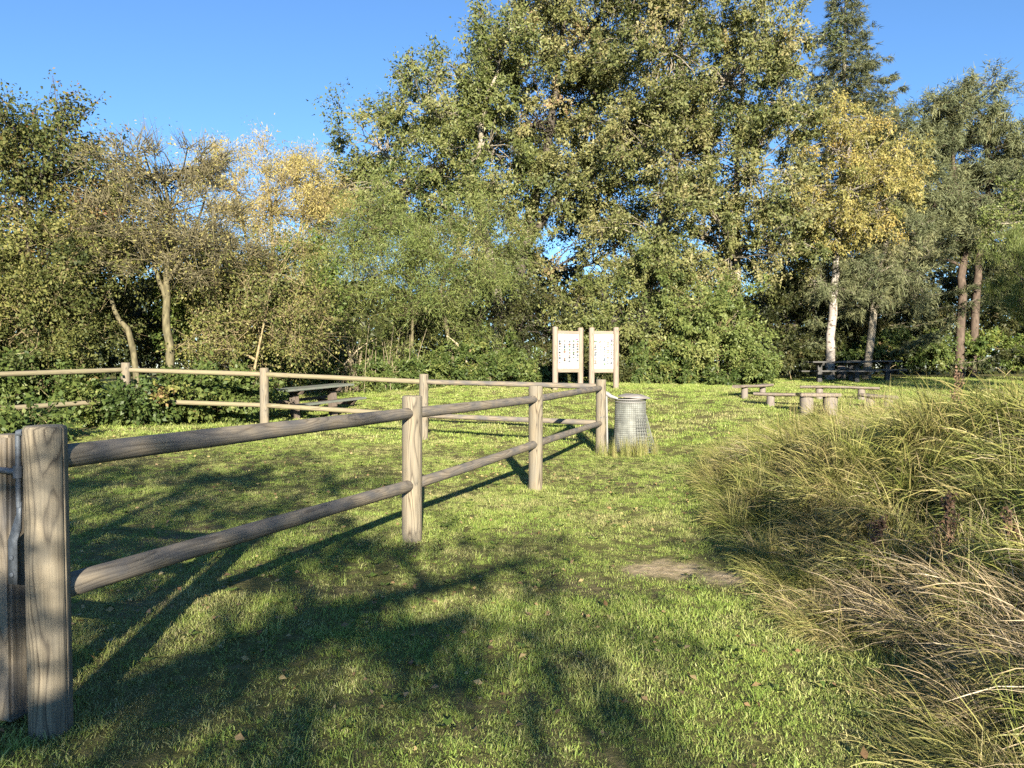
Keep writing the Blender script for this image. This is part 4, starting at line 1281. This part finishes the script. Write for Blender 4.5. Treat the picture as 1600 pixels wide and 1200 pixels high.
plant('shade_tree', 'slender tree behind the photographer shading the tussock bank', 'tree', 10,
      [(5.2, -7, 3.75, 1.4, .9, .35), (6.8, -7, 3.7, 1.3, 1, .5), (3.4, -7.2, 4.5, .45, .5, .15)],
      80, 7500, .085, .36, 'alder', 'grey', 52, base=(6.2, -7), world=True, trunk_r=.12, limb_r=.05)
plant('shade_tree', 'tree right of the clearing shading the dark picnic tables', 'tree', 10,
      [(14.2, 13, 5.6, 1.7, 1.5, 1.2), (16.5, 13, 5.4, 2.2, 1.6, 1.6), (15.4, 13, 7.0, 1.8, 1.3, .7)],
      70, 14000, .12, .6, 'alder', 'grey', 53, base=(15.6, 13), world=True, trunk_r=.17, limb_r=.06)
# ------------------------------------------------------------------ grass
def blades_np(rng, n, spread, h0, h1, w, lean, segs=3, tint=None, curl=1.0, comb=None, init=.25):
    """n curved tapering blades rooted round the origin; returns verts, tris, tint per face"""
    a = rng.random(n) * 6.283
    rr = spread * np.sqrt(rng.random(n))
    root = np.stack([rr * np.cos(a), rr * np.sin(a), np.zeros(n)], 1)
    h = h0 + (h1 - h0) * rng.random(n) ** 1.3
    la = rng.random(n) * 6.283
    ld = np.stack([np.cos(la), np.sin(la), np.zeros(n)], 1)
    if comb is not None:
        ld = unit(ld * comb[1] + np.array([comb[0][0], comb[0][1], 0]))
    bend = lean * (.35 + 1.0 * rng.random(n))
    roll = (rng.normal(0, .85, n))[:, None]
    side = unit(np.cross(ld, np.array([0, 0, 1.0])) * np.cos(roll) + (np.array([0, 0, 1.0]) + ld * .35) * np.sin(roll) + rng.normal(size=(n, 3)) * .2)
    ww = w * (.45 + 1.1 * rng.random(n) ** 1.4)
    V = np.zeros((n, segs * 2 + 1, 3))
    # integrate along the blade with increasing tilt
    p = root.copy()
    for i in range(segs + 1):
        t = i / segs
        if i < segs:
            wd = (ww * (1 - .55 * t))[:, None]
            V[:, 2 * i] = p - side * wd / 2
            V[:, 2 * i + 1] = p + side * wd / 2
        else:
            V[:, 2 * segs] = p
        th = np.clip(bend * (init + curl * 1.5 * t), 0, 2.2)
        p = p + (ld * np.sin(th)[:, None] + np.array([0, 0, 1.0]) * np.cos(th)[:, None]) * (h / segs)[:, None]
    nv = segs * 2 + 1
    base = (np.arange(n) * nv)[:, None]
    tri = []
    for i in range(segs - 1):
        tri += [(2 * i, 2 * i + 1, 2 * i + 3), (2 * i, 2 * i + 3, 2 * i + 2)]
    tri.append((2 * (segs - 1), 2 * segs - 1, 2 * segs))
    tri = np.array(tri)
    F = (base[:, :, None] + tri[None]).reshape(-1, 3)
    tt = np.repeat(rng.random(n) if tint is None else tint(rng, n), len(tri))
    V[:, :, 2] = np.maximum(V[:, :, 2], 0.004)
    return V.reshape(-1, 3), F, tt


def proto_collection(name, makers, mat):
    c = bpy.data.collections.new(name)
    for i, mk in enumerate(makers):
        V, F, t = mk(np.random.default_rng(1000 + i))
        me = np_mesh(name + '_tuft', V, [F], {'tint': ('FACE', t)})
        me.materials.append(mat)
        c.objects.link(bpy.data.objects.new('%s_%02d' % (name, i), me))
    return c


def scatter(name, pts, rot, scl, idx, coll, label, cat):
    me = bpy.data.meshes.new(name)
    me.vertices.add(len(pts))
    me.vertices.foreach_set('co', np.asarray(pts, dtype=np.float32).ravel())
    a = me.attributes.new('rot', 'FLOAT_VECTOR', 'POINT'); a.data.foreach_set('vector', np.asarray(rot, dtype=np.float32).ravel())
    a = me.attributes.new('scl', 'FLOAT', 'POINT'); a.data.foreach_set('value', np.asarray(scl, dtype=np.float32))
    a = me.attributes.new('idx', 'INT', 'POINT'); a.data.foreach_set('value', np.asarray(idx, dtype=np.int32))
    o = obj(name, me)
    ng = bpy.data.node_groups.new(name + '_nodes', 'GeometryNodeTree')
    ng.interface.new_socket('Geometry', in_out='INPUT', socket_type='NodeSocketGeometry')
    ng.interface.new_socket('Geometry', in_out='OUTPUT', socket_type='NodeSocketGeometry')
    N = ng.nodes; L = ng.links
    gi = N.new('NodeGroupInput'); go = N.new('NodeGroupOutput')
    ci = N.new('GeometryNodeCollectionInfo'); ci.inputs['Collection'].default_value = coll
    ci.inputs['Separate Children'].default_value = True; ci.inputs['Reset Children'].default_value = True
    ip = N.new('GeometryNodeInstanceOnPoints'); ip.inputs['Pick Instance'].default_value = True
    def na(nm, dt):
        q = N.new('GeometryNodeInputNamedAttribute'); q.data_type = dt; q.inputs[0].default_value = nm
        return q.outputs[0]
    L.new(gi.outputs[0], ip.inputs['Points']); L.new(ci.outputs[0], ip.inputs['Instance'])
    L.new(na('idx', 'INT'), ip.inputs['Instance Index'])
    L.new(na('rot', 'FLOAT_VECTOR'), ip.inputs['Rotation'])
    L.new(na('scl', 'FLOAT'), ip.inputs['Scale'])
    L.new(ip.outputs[0], go.inputs[0])
    md = o.modifiers.new('scatter', 'NODES'); md.node_group = ng
    tag(o, label, cat, kind='stuff')
    return o

M_LAWN = grass_mat('lawn_blade', [(.105, .172, .032), (.185, .265, .050), (.275, .335, .075), (.43, .40, .19)],
                   [(.26, .20, .10), (.36, .29, .155), (.46, .38, .225)], .75, .48, .68, trans=.2)
M_TALL = grass_mat('tussock_blade', [(.095, .130, .028), (.170, .200, .046), (.26, .262, .078), (.37, .315, .130)],
                   [(.24, .165, .07), (.35, .26, .125), (.45, .35, .20)], .9, .46, .66, trans=.2, tuft=.65)
M_STRAW = grass_mat('straw_blade', [(.24, .18, .09), (.34, .27, .15), (.43, .35, .22), (.48, .42, .30)],
                    [(.20, .13, .07), (.32, .23, .13), (.42, .33, .21)], .9, .5, .7, trans=.2)

lawn_protos = proto_collection('lawn', [lambda r, k=k: blades_np(r, 54, .085, .015, (.036, .044, .034, .050, .034, .056)[k], .0048, .85, 3, init=.65, curl=.55) for k in range(6)]
                               + [lambda r: blades_np(r, 22, .05, .05, .12, .0050, .8, 4)], M_LAWN)
far_protos = proto_collection('lawn_far', [lambda r, k=k: blades_np(r, 60, .17, .02, .055 + .008 * k, .011, .85, 3) for k in range(4)], M_LAWN)


def lawn():
    rng = np.random.default_rng(3)
    def region(y0, y1, dens):
        area = 0
        n = int(dens * (.72 * (y1 ** 2 - y0 ** 2) + 5.0 * (y1 - y0)))
        y = np.sqrt(rng.random(n) * (y1 ** 2 - y0 ** 2) + y0 ** 2)
        x = rng.uniform(-1, 1, n) * (.72 * y + 2.0)
        return x, y
    X = []; Y = []; I = []; S = []
    for y0, y1, dens in ((1.6, 5.0, 340), (5.0, 9.0, 210), (9.0, 14.5, 115)):
        x, y = region(y0, y1, dens)
        X.append(x); Y.append(y)
        i = rng.integers(0, 6, len(x)); i[rng.random(len(x)) < .008 + .03 * (fbm(x * 1.3, y * 1.3, 2) > .62)] = 6
        I.append(i); S.append((.62 + .45 * rng.random(len(x))) * (.65 + .8 * fbm(x * 1.1 + 4, y * 1.1, 3)) * (1 + .012 * y))
    x, y = np.concatenate(X), np.concatenate(Y); i = np.concatenate(I); s = np.concatenate(S)
    u = mound_u(x, y)
    keep = (u < .25 + .25 * rng.random(len(x))) & (rng.random(len(x)) > soil_mask(x, y) * .5)
    keep &= rng.random(len(x)) > .55 * smooth01(.56, .72, fbm(x * 1.7 + 20, y * 1.7, 3))
    x, y, i, s = x[keep], y[keep], i[keep], s[keep]
    s *= (1 - .5 * soil_mask(x, y)) * .85
    # longer uncut grass round the posts and along the bank
    for p in FP:
        m = np.hypot(x - p[0], y - p[1]) < .22 + .1 * rng.random(len(x))
        s[m] *= 1.6
    m = mound_u(x, y) > -.25; s[m] *= 1.35
    rot = np.stack([rng.normal(0, .12, len(x)), rng.normal(0, .12, len(x)), rng.random(len(x)) * 6.283], 1)
    scatter('lawn_grass', np.stack([x, y, terrain(x, y) - .004], 1), rot, s, i, lawn_protos, 'short green lawn grass with dry patches', 'grass')
    x, y = region(14.0, 34, 26)
    keep = (mound_u(x, y) < .3) | (y > 16)
    x, y = x[keep], y[keep]
    rot = np.stack([rng.normal(0, .1, len(x)), rng.normal(0, .1, len(x)), rng.random(len(x)) * 6.283], 1)
    scatter('far_lawn_grass', np.stack([x, y, terrain(x, y) - .004], 1), rot, .8 + .5 * rng.random(len(x)), rng.integers(0, 4, len(x)), far_protos,
            'bright lawn grass of the far clearing', 'grass')
lawn()


def tussocks():
    rng = np.random.default_rng(8)
    c = ((1, 0), .42)
    tall = proto_collection('tussock', [lambda r, k=k: blades_np(r, 58, .15, .20, (.50, .60, .45, .54)[k], .0078, (1.15, 1.25, 1.05, 1.3)[k], 6, comb=c, init=.8) for k in range(4)]
                            + [lambda r: blades_np(r, 60, .10, .35, .8, .006, .55, 5)], M_TALL)
    straw = proto_collection('straw', [lambda r, k=k: blades_np(r, 36, .11, .35, (.7, .8, .6)[k], .0052, (1.15, 1.0, 1.25)[k], 6, comb=((1, 0), .55), init=.7) for k in range(3)]
                             + [lambda r: blades_np(r, 14, .12, .4, .75, .005, .35, 5)], M_STRAW)
    def pts(n, y0=1.2, y1=15.5, umax=7):
        y = rng.uniform(y0, y1, n); u = rng.uniform(-.12, umax, n)
        x = u + np.interp(y, _EY, _EX)
        k = (x < .80 * y + 2.2) & (u < 6.5) & (rng.random(n) < 1 - .95 * smooth01(11.0, 14.0, y))
        return x[k], y[k], u[k]
    # tussock crowns: blades spill outward from each crown, leaning down the bank
    cx, cy, cu = pts(2600)
    kx = []; ky = []
    for a_, b_ in zip(cx, cy):
        if all((a_ - p) ** 2 + (b_ - q) ** 2 > .54 ** 2 for p, q in zip(kx[-400:], ky[-400:])):
            kx.append(a_); ky.append(b_)
    kx = np.array(kx); ky = np.array(ky)
    rep_ = 38
    ci = np.repeat(np.arange(len(kx)), rep_)
    ox = rng.normal(0, .18, len(ci)); oy = rng.normal(0, .18, len(ci))
    x1 = kx[ci] + ox; y1 = ky[ci] + oy
    lean = np.stack([-.16 + .30 * (fbm(x1 * .5 + 2, y1 * .5 + 7, 2) - .5), -.05 + .5 * (fbm(x1 * .6 + 12, y1 * .6 + 3, 2) - .5)], 1)
    f1 = np.arctan2(oy + lean[:, 1], ox + lean[:, 0]) + rng.normal(0, .3, len(ci))
    dome = .32 * np.exp(-(ox ** 2 + oy ** 2) / .03)
    x2, y2, u2 = pts(2200)
    f2 = math.pi * (1.0 + 1.1 * (fbm(x2 * .55 + 2, y2 * .55 + 7, 2) - .5)) + rng.normal(0, .4, len(x2))
    x = np.concatenate([x1, x2]); y = np.concatenate([y1, y2]); flow = np.concatenate([f1, f2]); dome = np.concatenate([dome, 0 * x2])
    u = mound_u(x, y)
    ok = u > -.14
    x, y, u, flow, dome = x[ok], y[ok], u[ok], flow[ok], dome[ok]
    edge = smooth01(-.15, .9, u)
    s = (.66 + .40 * edge) * (.75 + .5 * rng.random(len(x))) * (.72 + .5 * fbm(x * .9 + 3, y * .9 + 8, 2)) * (.75 + .25 * smooth01(3, 6, y))
    i = rng.integers(0, 4, len(x)); i[rng.random(len(x)) < .02] = 4
    rot = np.stack([rng.normal(0, .12, len(x)), rng.normal(0, .12, len(x)), flow], 1)
    dome *= edge
    scatter('tussock_grass', np.stack([x, y, terrain(x, y) - .01 + dome], 1), rot, s, i, tall, 'long combed green and yellow tussock grass on the bank', 'grass')
    x, y, u = pts(7000)
    pr = .07 + .09 * smooth01(7, 5, y) + .75 * smooth01(6.0, 3.0, y) * smooth01(.1, .8, u) + .5 * smooth01(.55, .7, fbm(x * .8 + 31, y * .8 + 5, 2))
    k = rng.random(len(x)) < pr * .85
    x, y, u = x[k], y[k], u[k]
    flow = math.pi * (1.0 + .55 * (fbm(x * .55 + 2, y * .55 + 7, 2) - .5) * 2.2) + rng.normal(0, .5, len(x))
    i = rng.integers(0, 3, len(x)); i[rng.random(len(x)) < .10] = 3
    s = (.5 + .5 * smooth01(-.15, .9, u)) * (.7 + .5 * rng.random(len(x)))
    scatter('straw_grass', np.stack([x, y, terrain(x, y)], 1), np.stack([rng.normal(0, .15, len(x)), rng.normal(0, .15, len(x)), flow], 1), s, i, straw,
            'dry straw-coloured grass lying over the bank', 'grass')
    # tufts by the bin, under the posts and on the crest
    X = []; Y = []; 
    for (cx, cy, n, sg) in ((1.95, 13.1, 26, .16), (2.3, 13.15, 18, .2), (1.6, 13.15, 10, .1), (8.3, 15.6, 26, .35), (9.2, 15.2, 26, .35), (10.5, 14.5, 50, .8), (6.6, 16.4, 5, .2), (7.5, 14.8, 22, .3), (6.95, 15.1, 14, .25)):
        X.append(rng.normal(cx, sg, n)); Y.append(rng.normal(cy, sg * .6, n))
    x, y = np.concatenate(X), np.concatenate(Y)
    up = proto_collection('upright', [lambda r, k=k: blades_np(r, 26, .08, .35, .8, .007, .38, 5) for k in range(3)], M_TALL)
    scatter('rank_grass', np.stack([x, y, terrain(x, y)], 1), np.stack([0 * x, 0 * x, rng.random(len(x)) * 6.28], 1), np.where(y < 13.6, .48, 1.1) * (.7 + .5 * rng.random(len(x))), rng.integers(0, 3, len(x)), up,
            'upright rank grass by the bin and log benches', 'grass')
tussocks()

# ------------------------------------------------------------------ dried dock plants on the bank
M_DOCK = plain_mat('dock_seed', (.15, .088, .05), .8, 0, .5, 25)
def dock(px, py0, d, h, label, seed):
    rng = np.random.default_rng(seed)
    x = (px - 800) / 1200 * d; y = d
    z = gz(x, y)
    root = empty('dock_plant', (x, y, z)); tag(root, label, 'plant', 'dried dock plants')
    m = MB()
    V = []; F = []
    P = curve_pts(np.array([0, 0, 0.]), np.array([rng.normal(0, .05), rng.normal(0, .04), h]), rng, 9, .03)
    m.tube(P, np.linspace(.007, .003, 9), 5)
    pos = []
    for k in range(9):
        i0 = rng.integers(3, 8); a = rng.random() * 6.28
        l = rng.uniform(.08, .2) * (1.2 - i0 / 10)
        b = P[i0] + np.array([math.cos(a) * l * .5, math.sin(a) * l * .5, l])
        m.tube([P[i0], (P[i0] + b) / 2 + np.array([math.cos(a), math.sin(a), 0]) * .02, b], [.004, .003, .002], 4)
        for t in rng.random(26): pos.append(P[i0] + (b - P[i0]) * t + rng.normal(size=3) * .012)
    for t in rng.random(90):
        f = 3.5 + t * 4.4; i0 = int(f); pos.append(P[i0] + (P[min(8, i0 + 1)] - P[i0]) * (f - i0) + rng.normal(size=3) * .014)
    obj('stem', m.mesh('stem'), BARK['red'], root)
    pos = np.array(pos); n = len(pos)
    ln = .022 * (.6 + .8 * rng.random(n))
    Vv, Ff, _ = leaves_np(rng, pos, rand_unit(rng, n), rand_unit(rng, n), ln, ln * .8, np.zeros(n))
    tag(obj('seed_heads', np_mesh('seed_heads', Vv, [Ff]), M_DOCK, root), kind='stuff')
dock(1495, 760, 7.0, .72, 'tall brown dried dock stalk high on the bank', 1)
dock(1478, 930, 4.6, .62, 'dark brown dried dock stalk standing low on the bank', 2)
dock(1345, 920, 5.0, .5, 'pale brown dried dock stalk at the foot of the bank', 3)
dock(1590, 980, 4.2, .55, 'dried dock stalk at the right edge of the bank', 4)

# ------------------------------------------------------------------ litter and weeds in the turf
def litter():
    rng = np.random.default_rng(17)
    n = 5200
    y = np.sqrt(rng.random(n) * (15 ** 2 - 1.8 ** 2) + 1.8 ** 2); x = rng.uniform(-1, 1, n) * (.72 * y + 1.5)
    cl = fbm(x * .8 + 40, y * .8, 3)
    k = (mound_u(x, y) < .6) & (rng.random(n) < smooth01(.35, .62, cl) + .08)
    x, y = x[k], y[k]; n = len(x)
    pos = np.stack([x, y, terrain(x, y) + rng.uniform(.012, .035, n)], 1)
    nrm = unit(rng.normal(size=(n, 3)) * .5 + np.array([0, -.1, 1.0])); ax = rng.normal(size=(n, 3)) * np.array([1, 1, .25])
    ln = rng.uniform(.022, .055, n)
    V, F, t = leaves_np(rng, pos, ax, nrm, ln, ln * .62, rng.random(n))
    m = leaf_mat('fallen_leaf', [(.10, .06, .03), (.22, .14, .07), (.33, .23, .11), (.40, .32, .14)], None, .1)
    tag(obj('fallen_leaves', np_mesh('fallen_leaves', V, [F], {'tint': ('FACE', t)}), m), 'small brown fallen leaves scattered in the lawn', 'leaves', kind='stuff')
    # flat broad-leaved weeds
    nc = 520
    y = np.sqrt(rng.random(nc) * (13 ** 2 - 2.0 ** 2) + 2.0 ** 2); x = rng.uniform(-1, 1, nc) * (.70 * y + 1.0)
    k = mound_u(x, y) < .3; x, y = x[k], y[k]
    ci = np.repeat(np.arange(len(x)), 9); n = len(ci)
    a = rng.random(n) * 6.283
    r0 = .012
    base = np.stack([x[ci] + np.cos(a) * r0, y[ci] + np.sin(a) * r0, terrain(x, y)[ci] + .015], 1)
    ax = np.stack([np.cos(a), np.sin(a), .35 + .3 * rng.random(n)], 1)
    nrm = unit(np.stack([-np.cos(a) * .3, -np.sin(a) * .3, np.ones(n)], 1) + rng.normal(size=(n, 3)) * .2)
    ln = rng.uniform(.02, .055, n)
    V, F, t = leaves_np(rng, base, ax, nrm, ln, ln * .45, np.clip(rng.normal(.4, .2, n), 0, 1))
    m = leaf_mat('weed_leaf', [(.05, .085, .02), (.09, .14, .03), (.15, .19, .045), (.22, .22, .07)], None, .2)
    tag(obj('lawn_weeds', np_mesh('lawn_weeds', V, [F], {'tint': ('FACE', t)}), m), 'flat broad-leaved weeds growing in the lawn', 'weeds', kind='stuff')
litter()
